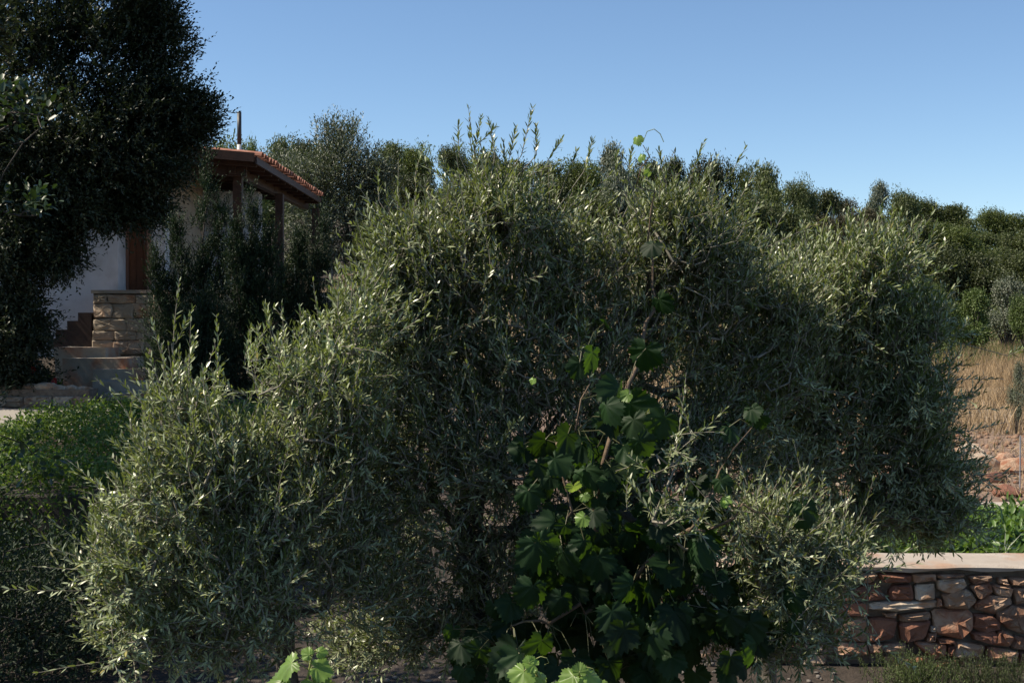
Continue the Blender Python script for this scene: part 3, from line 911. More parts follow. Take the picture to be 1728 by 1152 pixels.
def stone(poly, y, mat, parent, depth=.10, proud=.035, axis='y'):
    """poly in (x,z) on the plane y, facing -y"""
    p = chaikin(poly)
    cx = sum(a[0] for a in p) / len(p); cz = sum(a[1] for a in p) / len(p)
    tilt = (random.uniform(-.14, .14), random.uniform(-.14, .14))
    V = []; F_ = []
    rings = [(1.0, depth), (1.0, -proud * .35), (.86, -proud * .95), (.45, -proud * 1.15)]
    n = len(p)
    for (s, d) in rings:
        for (a, b) in p:
            jx = random.uniform(-.006, .006); jy = random.uniform(-.4, .4) * proud * (s < 1)
            x = cx + (a - cx) * s + jx; z = cz + (b - cz) * s + random.uniform(-.006, .006)
            V.append((x, y + d + jy + (tilt[0] * (x - cx) + tilt[1] * (z - cz)) * (d < 0), z))
    V.append((cx, y - proud * 1.2, cz))
    ccw = sum((p[k][0] * p[(k + 1) % n][1] - p[(k + 1) % n][0] * p[k][1]) for k in range(n)) > 0
    for r in range(3):
        for k in range(n):
            q = (r * n + k, r * n + (k + 1) % n, (r + 1) * n + (k + 1) % n, (r + 1) * n + k)
            F_.append(q if ccw else q[::-1])
    for k in range(n):
        q = (3 * n + k, 3 * n + (k + 1) % n, 4 * n)
        F_.append(q if ccw else q[::-1])
    me = bpy.data.meshes.new('stone'); me.from_pydata(V, [], F_); me.update()
    return link('stone', me, parent, mat)


def stone_rows(x0, x1, z0, z1, y, parent, mats, hs=(.12, .2), ws=(.16, .38), gap=.014, zf=None, proud=.035):
    z = z0
    while z < z1 - .04:
        h = min(random.uniform(*hs), z1 - z)
        x = x0
        while x < x1 - .05:
            w_ = min(random.uniform(*ws), x1 - x)
            if w_ < .06: break
            dz = 0 if zf is None else zf(x)
            stone(rnd_poly(x + w_ / 2, z + h / 2 + dz, w_ - gap, h - gap), y, random.choice(mats), parent, .10, proud)
            x += w_
        z += h


stone_rows(-6.62, -3.62, 2.05, 3.0, 20.22, ter, [M['beige'], M['pale_stone'], M['beige']], (.12, .24), (.2, .55), gap=.006, proud=.026)

st = empty('brown_stairs', (-7, 20.8, 2.2), 'short flight of dark brown tiled steps climbing right against the white wall', 'stairs')
bx = [P(95, 580, 20.6)[0], P(108, 580, 20.6)[0], P(127, 580, 20.6)[0], P(145, 580, 20.6)[0], P(164, 580, 20.6)[0]]
bz = [P(100, y_, 20.25)[2] for y_ in (572, 556, 541, 527)]
for k in range(4):
    m = MB(); m.box(bx[k], -6.643, 20.22 + k * .003, 21.49 - k * .002, bz[k] - .16, bz[k] - .001 * k); m.build('step', M['step_tile'], st)
ls = empty('stone_steps', (-6.5, 18.6, 1.5), 'five pale limestone steps fanning down to the path below the brown stairs', 'steps')
for (px0, px1, py, Y, thick) in ((92, 178, 587, 19.5, .17), (106, 215, 604, 19.1, .17), (156, 242, 623, 18.7, .17), (156, 248, 643, 18.3, .17), (172, 250, 664, 17.9, .16)):
    a_ = P(px0, py, Y); b_ = P(px1, py, Y)
    m = MB(); m.box(a_[0], b_[0], Y, Y + .9, a_[2] - thick - .45, a_[2], .012); m.build('step', M['step'], ls)

# low wall left of the steps
lw = empty('low_stone_wall', (-7.5, 17.2, 1.4), 'low wall of rough cream stones edging the sunlit path', 'stone wall')
m = MB(); m.box(-14, P(150, 700, 17.3)[0], 17.32, 17.7, 1.0, 1.66); m.build('core', M['mortar'], lw)
stone_rows(P(-90, 700, 17.2)[0], P(148, 700, 17.2)[0], 1.18, 1.60, 17.3, lw, [M['pale_stone'], M['pale_stone'], M['stone']], (.09, .2), (.14, .45), gap=.008, proud=.05)


def rock_mesh(name, r, seed, flat=.6, sub=2, rough=.22):
    rg = np.random.default_rng(seed)
    import bmesh
    bm = bmesh.new(); bmesh.ops.create_icosphere(bm, subdivisions=sub, radius=1)
    k = rg.normal(size=(9, 3)); k = nrm(k); off = rg.uniform(.55, .9, 9)
    for v in bm.verts:
        p = np.array(v.co)
        for a, b in zip(k, off):
            e = p @ a - b
            if e > 0: p = p - a * e * .9
        p = p * (1 + rg.normal() * rough * .15)
        v.co = Vector(p * r * np.array([1, .8, flat]))
    me = bpy.data.meshes.new(name); bm.to_mesh(me); bm.free()
    return me


for k, (px, s) in enumerate(((52, 1.1), (75, 1.25), (98, .9), (122, .8), (20, 1.1), (0, .9), (142, .7), (-30, 1.), (-60, 1.1))):
    me = rock_mesh('cap_stone', .17 * s, 50 + k, .45)
    q = link('cap_stone', me, lw, M['pale_stone']); q.matrix_parent_inverse = Matrix.Identity(4)
    a_ = P(px, 668, 17.45); q.location = Vector((a_[0], 17.48, 1.66)) - Vector(lw.location); q.rotation_euler = (0, 0, random.uniform(-.6, .6))

# right dry stone wall in front
fw = empty('stone_wall', (3.6, 9, .2), 'rough wall of reddish stones under a pale cement top, bottom right', 'stone wall')
WY = 8.86
m = MB(); m.box(.9, 8.5, WY + .055, 9.25, 0, .86); m.build('core', M['mortar'], fw)
# cap with uneven front edge
nn = 46; V = []; Fq = []
for k in range(nn):
    x = .9 + 7.6 * k / (nn - 1)
    j1 = random.uniform(-.018, .018); j2 = random.uniform(-.012, .012)
    zt = .905 + random.uniform(-.004, .004) - .004 * (x - 2.4)
    V += [(x, WY - .035 + j1, .868 + j2), (x, WY - .045 + j1, zt - .014), (x, WY - .02 + j1, zt), (x, 9.30 + j2, zt + .004), (x, 9.34 + j2, .80)]
for k in range(nn - 1):
    for r in range(4):
        Fq.append((k * 5 + r, (k + 1) * 5 + r, (k + 1) * 5 + r + 1, k * 5 + r + 1))
    Fq.append((k * 5 + 4, (k + 1) * 5 + 4, (k + 1) * 5, k * 5))
Fq += [(0, 1, 2, 3, 4), tuple((nn - 1) * 5 + q for q in (4, 3, 2, 1, 0))]
me = bpy.data.meshes.new('cap'); me.from_pydata(V, [], Fq); me.update(); link('cement_cap', me, fw, M['cap'])
K = 3.577
TR = [
 ('r', [(655, 492), (850, 494), (850, 548), (690, 545)]), ('s', [(860, 494), (998, 492), (1000, 538), (868, 545)]),
 ('p', [(1008, 530), (1165, 520), (1182, 570), (1080, 610), (1015, 592)]), ('p', [(1045, 617), (1172, 578), (1215, 608), (1247, 660), (1180, 706), (1060, 696)]),
 ('s', [(1200, 506), (1330, 502), (1332, 532), (1230, 555)]), ('s', [(1210, 565), (1328, 545), (1340, 605), (1260, 645)]), ('s', [(1342, 560), (1455, 570), (1455, 628), (1355, 615)]),
 ('s', [(1440, 520), (1545, 515), (1560, 566), (1462, 562)]), ('s', [(1470, 582), (1545, 578), (1550, 662), (1480, 677)]), ('s', [(1245, 667), (1330, 625), (1430, 627), (1456, 667), (1350, 737), (1240, 707)]),
 ('s', [(1370, 722), (1470, 684), (1590, 690), (1600, 800), (1531, 862), (1440, 822), (1372, 768)]), ('s', [(985, 712), (1180, 706), (1218, 735), (1215, 832), (1140, 884), (990, 850)]),
 ('r', [(1226, 737), (1330, 745), (1395, 788), (1382, 830), (1280, 843), (1225, 812)]), ('r', [(1215, 850), (1345, 842), (1372, 862), (1345, 920), (1230, 890)]), ('s', [(1382, 832), (1475, 872), (1450, 930), (1335, 922)]),
 ('s', [(1478, 868), (1560, 880), (1550, 952), (1462, 940)]), ('p', [(1130, 897), (1295, 932), (1270, 1012), (1090, 990)]), ('s', [(1322, 932), (1495, 962), (1480, 1052), (1310, 1000)]),
 ('s', [(870, 907), (1058, 912), (1058, 985), (975, 1007)]), ('r', [(590, 757), (770, 762), (740, 880), (600, 905)]), ('d', [(780, 787), (970, 770), (940, 880), (800, 907)]),
 ('p', [(600, 667), (1002, 657), (1005, 695), (720, 716), (600, 700)]), ('r', [(722, 600), (750, 561), (845, 560), (862, 600), (860, 653), (725, 650)]), ('p', [(877, 556), (990, 549), (990, 650), (878, 652)]),
 ('r', [(510, 582), (640, 551), (700, 645), (560, 655)]), ('s', [(1010, 880), (1110, 886), (1120, 917), (1010, 907)]), ('s', [(950, 852), (1005, 846), (985, 902), (946, 905)]),
 ('s', [(690, 912), (822, 912), (815, 977), (690, 962)]), ('s', [(780, 742), (960, 722), (965, 762), (785, 780)]), ('s', [(690, 732), (767, 726), (752, 752), (695, 752)]),
 ('p', [(968, 810), (1000, 811), (1000, 836), (963, 838)]), ('s', [(1010, 640), (1032, 650), (1032, 692), (1010, 690)]), ('s', [(590, 912), (682, 916), (682, 967), (600, 970)]),
 ('s', [(1380, 520), (1430, 525), (1435, 555), (1385, 552)]), ('s', [(1010, 496), (1180, 498), (1170, 514), (1015, 520)]), ('r', [(1070, 925), (1120, 925), (1080, 985), (1066, 985)]),
 ('s', [(1140, 1018), (1290, 1020), (1290, 1060), (1140, 1060)]), ('s', [(960, 1015), (1120, 1000), (1125, 1060), (960, 1060)]), ('r', [(1500, 965), (1600, 960), (1600, 1050), (1495, 1050)]),
 ('s', [(700, 985), (940, 990), (950, 1058), (700, 1050)]), ('r', [(430, 560), (500, 560), (545, 655), (440, 650)]), ('s', [(380, 495), (640, 492), (620, 545), (400, 550)]), ('r', [(400, 670), (590, 668), (590, 745), (400, 740)]),
 ('s', [(380, 755), (582, 757), (590, 900), (400, 890)]), ('s', [(400, 905), (580, 912), (590, 980), (400, 980)])]
mm_ = {'r': M['red_stone'], 's': M['stone'], 'p': M['pale_stone'], 'd': M['red_stone']}
for c, poly in TR:
    pts = []
    for (a_, b_) in poly:
        q = P(1300 + a_ / K, 830 + b_ / K, WY)
        pts.append((q[0], q[2]))
    mx_ = sum(a for a, b in pts) / len(pts); mz_ = sum(b for a, b in pts) / len(pts)
    pts = [(mx_ + (a - mx_) * 1.045, mz_ + (b - mz_) * 1.045) for a, b in pts]
    stone(pts, WY + .02, mm_[c], fw, .06, .042)
stone_rows(.92, P(1404, 1000, WY)[0], .2, .80, WY + .02, fw, [M['stone'], M['red_stone'], M['pale_stone']], (.1, .18), (.14, .3))
stone_rows(P(1752, 1000, WY)[0], 6.6, .2, .80, WY + .02, fw, [M['stone'], M['red_stone'], M['pale_stone']], (.1, .18), (.14, .3))

# second kerb wall behind the bed
kb = tag(MB(), ) if False else None
m = MB()
for k in range(24):
    x = .6 + k * .42
    m.box(x, x + .42, 11.72 + random.uniform(-.01, .01), 12.08, .55, .885 + random.uniform(-.004, .004))
o = m.build('kerb_wall', M['cap'])
tag(o, 'long pale cement kerb behind the green planted bed', 'kerb wall')


# --- beds and low plants
def tuft_field(name, n, x0, x1, y0, y1, h, w_, mat, label, kind='stuff', spread=.35, tpl='blade', bend=.25, up=1., zoff=0., dens=None, cat=None):
    X = rng.uniform(x0, x1, n); Y = rng.uniform(y0, y1, n)
    if dens is not None:
        k = dens(X, Y) > rng.random(n); X = X[k]; Y = Y[k]; n = len(X)
    Z = gz(X, Y) + zoff
    pos = np.stack([X, Y, Z], 1)
    d = np.stack([rng.normal(size=n) * spread, rng.normal(size=n) * spread, np.full(n, up)], 1)
    nn = np.stack([rng.normal(size=n), rng.normal(size=n), np.full(n, .2)], 1)
    g_ = leaf_geo(pos, d, nn, h * rng.uniform(.5, 1.3, n), w_, tpl, bend * rng.normal(1, .5, n))
    o = leaf_obj(name, [g_], mat)
    return tag(o, label, cat, None, kind)


def mound(n, c, r, L, W, tpl='oval', top=.0):
    """leafy surface+volume leaves of an ellipsoid"""
    q = nrm(rng.normal(size=(n, 3))) * (rng.random((n, 1)) ** .25)
    q[:, 2] = np.abs(q[:, 2])
    lump = 1 + .16 * np.sin(q[:, 0:1] * 7 + c[0] * 3) * np.cos(q[:, 1:2] * 6 + q[:, 2:3] * 5 + c[1])
    pos = np.array(c) + q * np.array(r) * lump
    nn = nrm(q + np.array([0, 0, .6]) + rng.normal(size=q.shape) * .5)
    d = nrm(q + rng.normal(size=q.shape) * .9)
    return leaf_geo(pos, d, nn, L * rng.uniform(.6, 1.3, n), W * rng.uniform(.7, 1.2, n), tpl, .15)


geos = []
for k in range(170):
    x = rng.uniform(1.2, 6.0); y = rng.uniform(9.5, 11.6)
    geos.append(mound(150, (x, y, float(gz(x, y)) - .02), (.2, .2, rng.uniform(.12, .3)), .085, .035, 'oval'))
tag(leaf_obj('bed_foliage', geos, M['bed']), 'bright green leafy plants filling the raised bed behind the wall', None, None, 'stuff')
# strappy grey-green bulbs at the wall edge
for k, (px, lab) in enumerate(((1690, 'grey-green strap-leaved plant sprawling on the wall top at the right edge'), (1640, 'smaller strap-leaved plant left of the one at the right edge of the wall top'))):
    Y = 9.5 + .12 * k; x = P(px, 900, Y)[0]; b_ = (x, Y, float(gz(x, Y)))
    n = 34
    t = empty('strappy_plant', b_, lab, 'plant')
    d = np.stack([rng.normal(size=n) * .8, rng.normal(size=n) * .5 - .35, rng.uniform(.3, 1.0, n)], 1)
    g_ = leaf_geo(np.tile(b_, (n, 1)) + rng.normal(size=(n, 3)) * [.08, .05, 0], d, np.tile([0, -.3, 1.], (n, 1)), rng.uniform(.18, .34, n), .016, 'blade', .35)
    o = leaf_obj('leaves', [g_], M['olive_far'], t); o['kind'] = 'stuff'

# rosemary at the foot of the wall
for k, (px, lab, rx) in enumerate(((1665, 'low rosemary bush at the foot of the stone wall, bottom right corner', .42), (1545, 'smaller rosemary tuft beside the pale paving at the bottom right', .26))):
    Y = 8.25; x = P(px, 1100, Y)[0]; b_ = np.array((x, Y, float(gz(x, Y))))
    t = empty('rosemary_bush', b_, lab, 'bush')
    n = 240
    p = b_ + np.stack([rng.normal(size=n) * rx * .5, rng.normal(size=n) * .14, rng.uniform(0, .08, n)], 1)
    d = nrm(np.stack([rng.normal(size=n) * .35, rng.normal(size=n) * .35, np.ones(n)], 1))
    tw, ge = shoots(p, d, rng.uniform(.10, .22, n), 14, .026, .005, 'fold', .8, .1, 'pair')
    q = segs_obj('stems', [tw], M['dark_bark'], t); q['kind'] = 'stuff'
    q = leaf_obj('leaves', ge, M['shrub'], t); q['kind'] = 'stuff'

# hedge bottom left: flat clipped top, real leaves
hx0, hx1, hy0, hy1 = -9., -2.3, 10.2, 14.5
hb = empty('hedge', (-5, 12, .8), 'dense low green hedge beside the path, its left part in sunlight', 'hedge')
n = 60000
X = rng.uniform(hx0, hx1, n); Y = rng.uniform(hy0, hy1, n)
top = 1.40 + .05 * rng.normal(size=len(X)).clip(-1, 2.5) + .24 * smooth((X + 5.5) / .9) * smooth((Y - 11) / 2.) + .06 * np.sin(X * 3 + Y) * np.cos(Y * 2.7) + .04 * np.sin(X * 9) * np.sin(Y * 8)
pos1 = np.stack([X, Y, top - rng.random(n) ** 2 * .2], 1)
n2 = 16000
X2 = rng.uniform(hx0, hx1, n2)
z2 = rng.uniform(.25, 1.42, n2)
pos2 = np.stack([X2, hy0 - .05 + rng.random(n2) ** 2 * .2 + .06 * np.sin(X2 * 5 + z2 * 4), z2], 1)
pos3 = np.stack([hx1 + .06 - rng.random(6000) * .2, rng.uniform(hy0, hy1, 6000), rng.uniform(.3, 1.4, 6000)], 1)
pos = np.concatenate([pos1, pos2, pos3]); k = len(pos)
d = nrm(rng.normal(size=(k, 3)) + [0, 0, .4]); nn = nrm(rng.normal(size=(k, 3)) * .6 + [0, -.2, 1])
o = leaf_obj('foliage', [leaf_geo(pos, d, nn, .042 * rng.uniform(.6, 1.3, k), .026, 'fold')], M['hedge'], hb); o['kind'] = 'stuff'
m = MB(); m.box(hx0 + .2, hx1 - .2, hy0 + .2, hy1 - .2, .1, 1.16); m.build('woody_core', M['dark_bark'], hb)

# red flowers near the low wall
for k, (px, py, lab) in enumerate(((56, 624, 'red flower in the shade above the low stone wall'), (92, 642, 'second red flower, lower and nearer the stone steps'))):
    c = P(px, py, 17.6)
    t = empty('flower', (c[0], c[1], 1.5), lab, 'flower')
    ang_ = np.arange(7) * .9
    d = np.stack([np.cos(ang_), -np.ones(7) * .4, np.sin(ang_)], 1)
    leaf_obj('petals', [leaf_geo(np.tile(c, (7, 1)), d, np.tile([0, -1., .1], (7, 1)), .05, .04, 'oval')], M['flower'], t)
    m = MB(); m.tube([(c[0], c[1], 1.45), tuple(c)], .005, 5); m.build('stem', M['tendril'], t)
geos = [mound(700, (P(62, 640, 17.9)[0], 17.9, 1.55), (.35, .2, .38), .05, .03)]
t = empty('flowering_plant', (P(62, 640, 17.9)[0], 17.9, 1.45), 'small bright green plant behind the low stone wall', 'plant')
q = leaf_obj('leaves', geos, M['hedge'], t); q['kind'] = 'stuff'

# --- pebbles and rubble
pebs = [rock_mesh('pebble', .04, 200 + k, .6, 1) for k in range(6)]
V = []; T = []; b = 0
def scatter_rocks(name, n, x0, x1, y0, y1, smin, smax, mat, label, seed=1, flat=.6):
    V = []; Fs = []; b = 0
    bases = []
    for me in pebs:
        co = np.zeros(len(me.vertices) * 3, np.float32); me.vertices.foreach_get('co', co)
        f = np.array([p.vertices[:] for p in me.polygons]); bases.append((co.reshape(-1, 3), f))
    for k in range(n):
        co, f = bases[k % 6]
        x = rng.uniform(x0, x1); y = rng.uniform(y0, y1); s = rng.uniform(smin, smax) / .04; a = rng.random() * 6.28
        c, s_ = math.cos(a), math.sin(a)
        q = co * s * np.array([1, rng.uniform(.6, 1.2), rng.uniform(.6, 1.3)])
        q = np.stack([q[:, 0] * c - q[:, 1] * s_, q[:, 0] * s_ + q[:, 1] * c, q[:, 2]], 1) + [x, y, float(gz(x, y)) + .01]
        V.append(q); Fs.append(f + b); b += len(q)
    o = link(name, tri_mesh(name, np.concatenate(V), np.concatenate(Fs)), None, mat)
    return tag(o, label, None, None, 'stuff')


scatter_rocks('gravel', 700, -2.2, 2.2, 7.6, 10.5, .01, .035, M['pebble'], 'small dull pebbles on the shaded soil under the olives')
scatter_rocks('rubble', 1100, 1.5, 8.5, 12.3, 18, .02, .07, M['stone'], 'broken reddish and pale stone rubble behind the kerb')
scatter_rocks('rubble', 300, -4.2, -1.8, 20, 26, .03, .10, M['pale_stone'], 'loose pale stones on the bank beyond the porch')
rocks = [rock_mesh('rock', 1, 300 + k, .62) for k in range(7)]
spots = [(1655, 770, 14.5, .24, 'p', 'pale pink boulder at the left of the rubble heap near the right edge'), (1700, 762, 14.8, .2, 's', 'flat red boulder in the rubble behind the thin stake'),
         (1722, 775, 14.2, .26, 's', 'orange-red boulder cut off by the right edge'), (1680, 790, 13.6, .15, 'r', 'small brick-red rock in front of the pale pink boulder'),
         (1640, 748, 15.6, .22, 'p', 'pale block lying behind the olive tree tips at the rubble heap'), (1365, 748, 15.5, .16, 's', 'orange rock glimpsed through the gap left of the right olive branches'),
         (1400, 770, 14.8, .2, 'p', 'pale rock glimpsed through the middle of the right olive'), (1330, 790, 14.0, .18, 'p', 'whitish rock glimpsed low between vine and right olive'),
         (1440, 735, 16., .17, 's', 'rusty rock behind the right olive crotch'), (1420, 820, 13.2, .17, 'p', 'pale rock under the lowest right olive limb'),
         (1480, 800, 13.8, .2, 's', 'reddish rock behind the right olive skirt'), (1540, 780, 14.3, .18, 'p', 'cream rock behind the drooping olive twigs'),
         (1700, 830, 12.7, .16, 'r', 'dark red stone heap top just behind the pale kerb'), (1370, 840, 12.9, .14, 's', 'small tan rock behind the kerb, under the right olive trunk')]
for k, (px, py, Y, s, mk, lab) in enumerate(spots):
    x = P(px, py, Y)[0]
    o = link('rock', rocks[k % 7].copy(), None, mm_[mk])
    o.location = (x, Y, float(gz(x, Y)) + s * .2); o.scale = (s, s, s); o.rotation_euler = (0, 0, random.uniform(0, 6))
    tag(o, lab, 'rock', 'rocks in the rubble behind the kerb')
for k, (px, py, Y, s, lab) in enumerate(((1615, 487, 44., 1.0, 'pointed grey boulder among the bushes at the foot of the wooded hill'), (1702, 524, 38., .8, 'long low grey rock beside the green field at the right edge'),
                                         (1345, 600, 30., .6, 'grey rock behind the top of the right olive'), (1230, 640, 26, .4, 'pale rock between the central and right olives'))):
    x = P(px, py, Y)[0]
    o = link('boulder', rock_mesh('boulder', 1, 400 + k, .8, 3), None, M['grey_rock'])
    z = P(px, py, Y)[2]
    gg = float(gz(x, Y))
    s *= .42; o.location = (x, Y, gg + s * .2); o.scale = (s, s, s); tag(o, lab, 'boulder')
# slab
sp_ = P(1357, 762, 15.)
m = MB(); m.box(-.16, .16, -.03, .03, -.35, .32, .02); o = m.build('slate_slab', M['slate']); o.location = sp_; o.rotation_euler = (.2, .35, .3)
o.location.z = float(gz(sp_[0], 15.)) + .28
tag(o, 'bluish grey slab leaning in the rubble, seen through the right olive', 'slab')
# stake
x = P(1721, 780, 13)[0]; zg = float(gz(x, 13.))
m = MB(); m.tube([(x, 13, zg - .1), (x + .004, 13, zg + .56)], .008, 6); o = m.build('stake', M['metal']); tag(o, 'thin grey metal stake standing in the rubble at the right edge', 'stake')
# rock bank right of the porch
bank = [(555, 478, 19, .30), (590, 490, 19.2, .26), (530, 500, 18.4, .28), (500, 492, 18.8, .25), (620, 478, 20.5, .22), (640, 470, 21.5, .2), (575, 512, 18, .2), (490, 520, 18, .3)]
bl = ['long pale rock on the bank right of the far porch post', 'pale rock in front of the background olive trunk', 'squared white rock beside the right juniper', 'whitish rock half hidden by the right juniper',
      'small rock on the dry reddish bank', 'rock highest on the dry reddish bank by the olive leaves', 'rock just above the sucker tips of the lower left olive', 'shaded rock behind the sucker tips of the lower left olive']
for k, ((px, py, Y, s), lab) in enumerate(zip(bank, bl)):
    a_ = P(px, py, Y)
    o = link('rock', rocks[k % 7].copy(), None, M['pale_stone'])
    o.location = (a_[0], Y, max(float(gz(a_[0], Y)) + .1 * s, min(a_[2], float(gz(a_[0], Y)) + s * .5))); o.scale = (s, s, s); o.rotation_euler = (0, 0, random.uniform(0, 6)); tag(o, lab, 'rock', 'rocks on the bank by the porch')

# --- dry grass field
def dens(X, Y):
    return np.clip(.35 + .9 * np.sin(X * .9 + Y * .35) * np.sin(Y * .6 - X * .2) + .4, .12, 1)
tuft_field('dry_grass', 110000, 2.5, 22, 17.5, 43, .45, .012, M['straw'], 'tall dry straw-coloured grass on the open slope', spread=.3, dens=dens)
tuft_field('dry_grass', 9000, -4, 3, 19, 34, .30, .012, M['straw'], 'sparse dry grass on the bank behind the central olive', spread=.4)
tuft_field('green_grass', 16000, 9, 24, 33, 44, .5, .02, M['maquis_light'], 'greener grass strip below the bushes at the right edge', spread=.4)
tuft_field('green_grass', 5000, 2, 9, 12.4, 17, .16, .008, M['straw'], 'short dry weeds between the rubble stones', spread=.6)


# --- background trees: shared crown meshes, one object per tree
def crown_variant(seed, nl, lobes, L, W, tpl='fold'):
    """unit crown roughly 1 wide (radius .5), 1 high; irregular lobes"""
    rg = np.random.default_rng(seed)
    geos = []
    pts = []
    cs = []
    for k in range(lobes):
        a = rg.random() * 6.28; rr = rg.random() ** .6 * .34
        z = .30 + rg.random() * .52
        rr *= (1.15 - z * .6)
        cs.append((math.cos(a) * rr, math.sin(a) * rr, z, rg.uniform(.10, .2)))
    per = nl // lobes
    P_ = []; O_ = []
    for (x, y, z, r) in cs:
        q = rg.normal(size=(per, 3)); q /= np.linalg.norm(q, axis=1, keepdims=True)
        q *= (rg.random((per, 1)) ** .33) * (1 + .25 * rg.normal(size=(per, 1)).clip(-1, 1.6))
        P_.append(np.array([x, y, z]) + q * np.array([r, r, r * .8])); O_.append(q)
    pos = np.concatenate(P_); q = np.concatenate(O_)
    k = len(pos)
    nn = nrm(q * .6 + rg.normal(size=q.shape) * .6 + [0, 0, .5]); d = nrm(q * .5 + rg.normal(size=q.shape) + [0, 0, .3])
    v, f, t = leaf_geo(pos, d, nn, L * rg.uniform(.6, 1.4, k), W * rg.uniform(.7, 1.3, k), tpl, .1, rg.random(k))
    # skeleton
    A = []; B = []; ra = []; rb = []
    for (x, y, z, r) in cs:
        mid = np.array([x * .35, y * .35, z * .45]); e = np.array([x, y, z])
        A += [np.array([0, 0, -.15]), mid]; B += [mid, e]; ra += [.025, .014]; rb += [.014, .006]
    tv, tf = segs_geo(np.array(A), np.array(B), np.array(ra), np.array(rb), 5)
    return (v, f, t), (tv, tf)


CV = {}
for key, args in {'round': (11, 17000, 17, .030, .016), 'loose': (12, 11000, 21, .030, .015), 'wide': (13, 17000, 24, .028, .015), 'tall': (14, 13000, 16, .028, .014), 'thin': (15, 7000, 14, .030, .013)}.items():
    (v, f, t), (tv, tf) = crown_variant(*args)
    CV[key] = (v, f, t, tri_mesh('trunk_' + key, tv, tf, None, True))
CROWN = {}
def crown_me(key, mat):
    if (key, mat) not in CROWN:
        v, f, t, _ = CV[key]
        me = tri_mesh('crown_' + key + '_' + mat, v, f, t); me.materials.append(M[mat]); CROWN[(key, mat)] = me
    return CROWN[(key, mat)]
for k_ in CV: CV[k_][3].materials.append(M['dark_bark'])


def bg_tree(px, topy, Y, wpx, key, mat, label, cat='tree', name='tree', group='trees on the wooded hill', drop=0, hmin=1.6):
    top_ = P(px, topy, Y); x = top_[0]; zg = float(gz(x, Y)) - .1 - drop
    h = max(hmin, top_[2] - zg)
    t = empty(name, (x, Y, zg), label, cat, group)
    for nm, me in (('trunk', CV[key][3]), ('crown', crown_me(key, mat))):
        o = bpy.data.objects.new(nm, me); COL.objects.link(o); o.parent = t
        ww = wpx * (.92 + .34 * ((px * 7) % 10) / 10) * Y / F
        o.scale = (ww * 1.05, ww * 1.05, h * 1.12)
        o.rotation_euler = (0, 0, (px * 1.7 + topy) % 6.28)
        if nm == 'crown': o['kind'] = 'stuff'
    return t


# the grey-green olive behind the porch
bgb = P(600, 480, 30.); bgb = (bgb[0], 30., float(gz(bgb[0], 30)) - .05)
crown_tree('background_olive', bgb, [[bgb, P(600, 440, 30), P(585, 380, 30), P(575, 280, 30)], [P(600, 440, 30), P(620, 340, 30)], [P(585, 380, 30), P(510, 330, 30)]],
    [(575, 245, 30, 35, 30, .5, 60), (590, 300, 55, 50, 30, .9, 150), (520, 315, 50, 45, 30, .8, 110), (630, 305, 25, 40, 30, .6, 60), (560, 370, 80, 50, 30, .9, 150), (620, 370, 40, 60, 30, .7, 90), (490, 290, 25, 25, 30.5, .4, 40), (550, 420, 60, 40, 30, .7, 80), (610, 430, 40, 40, 30, .5, 50)],
    'tall grey-green olive tree rising directly behind the far end of the porch', 'olive tree', 'olive_far', .11, .030, 8, .38, 8, 'fold', 'bark', None, .6, .005)

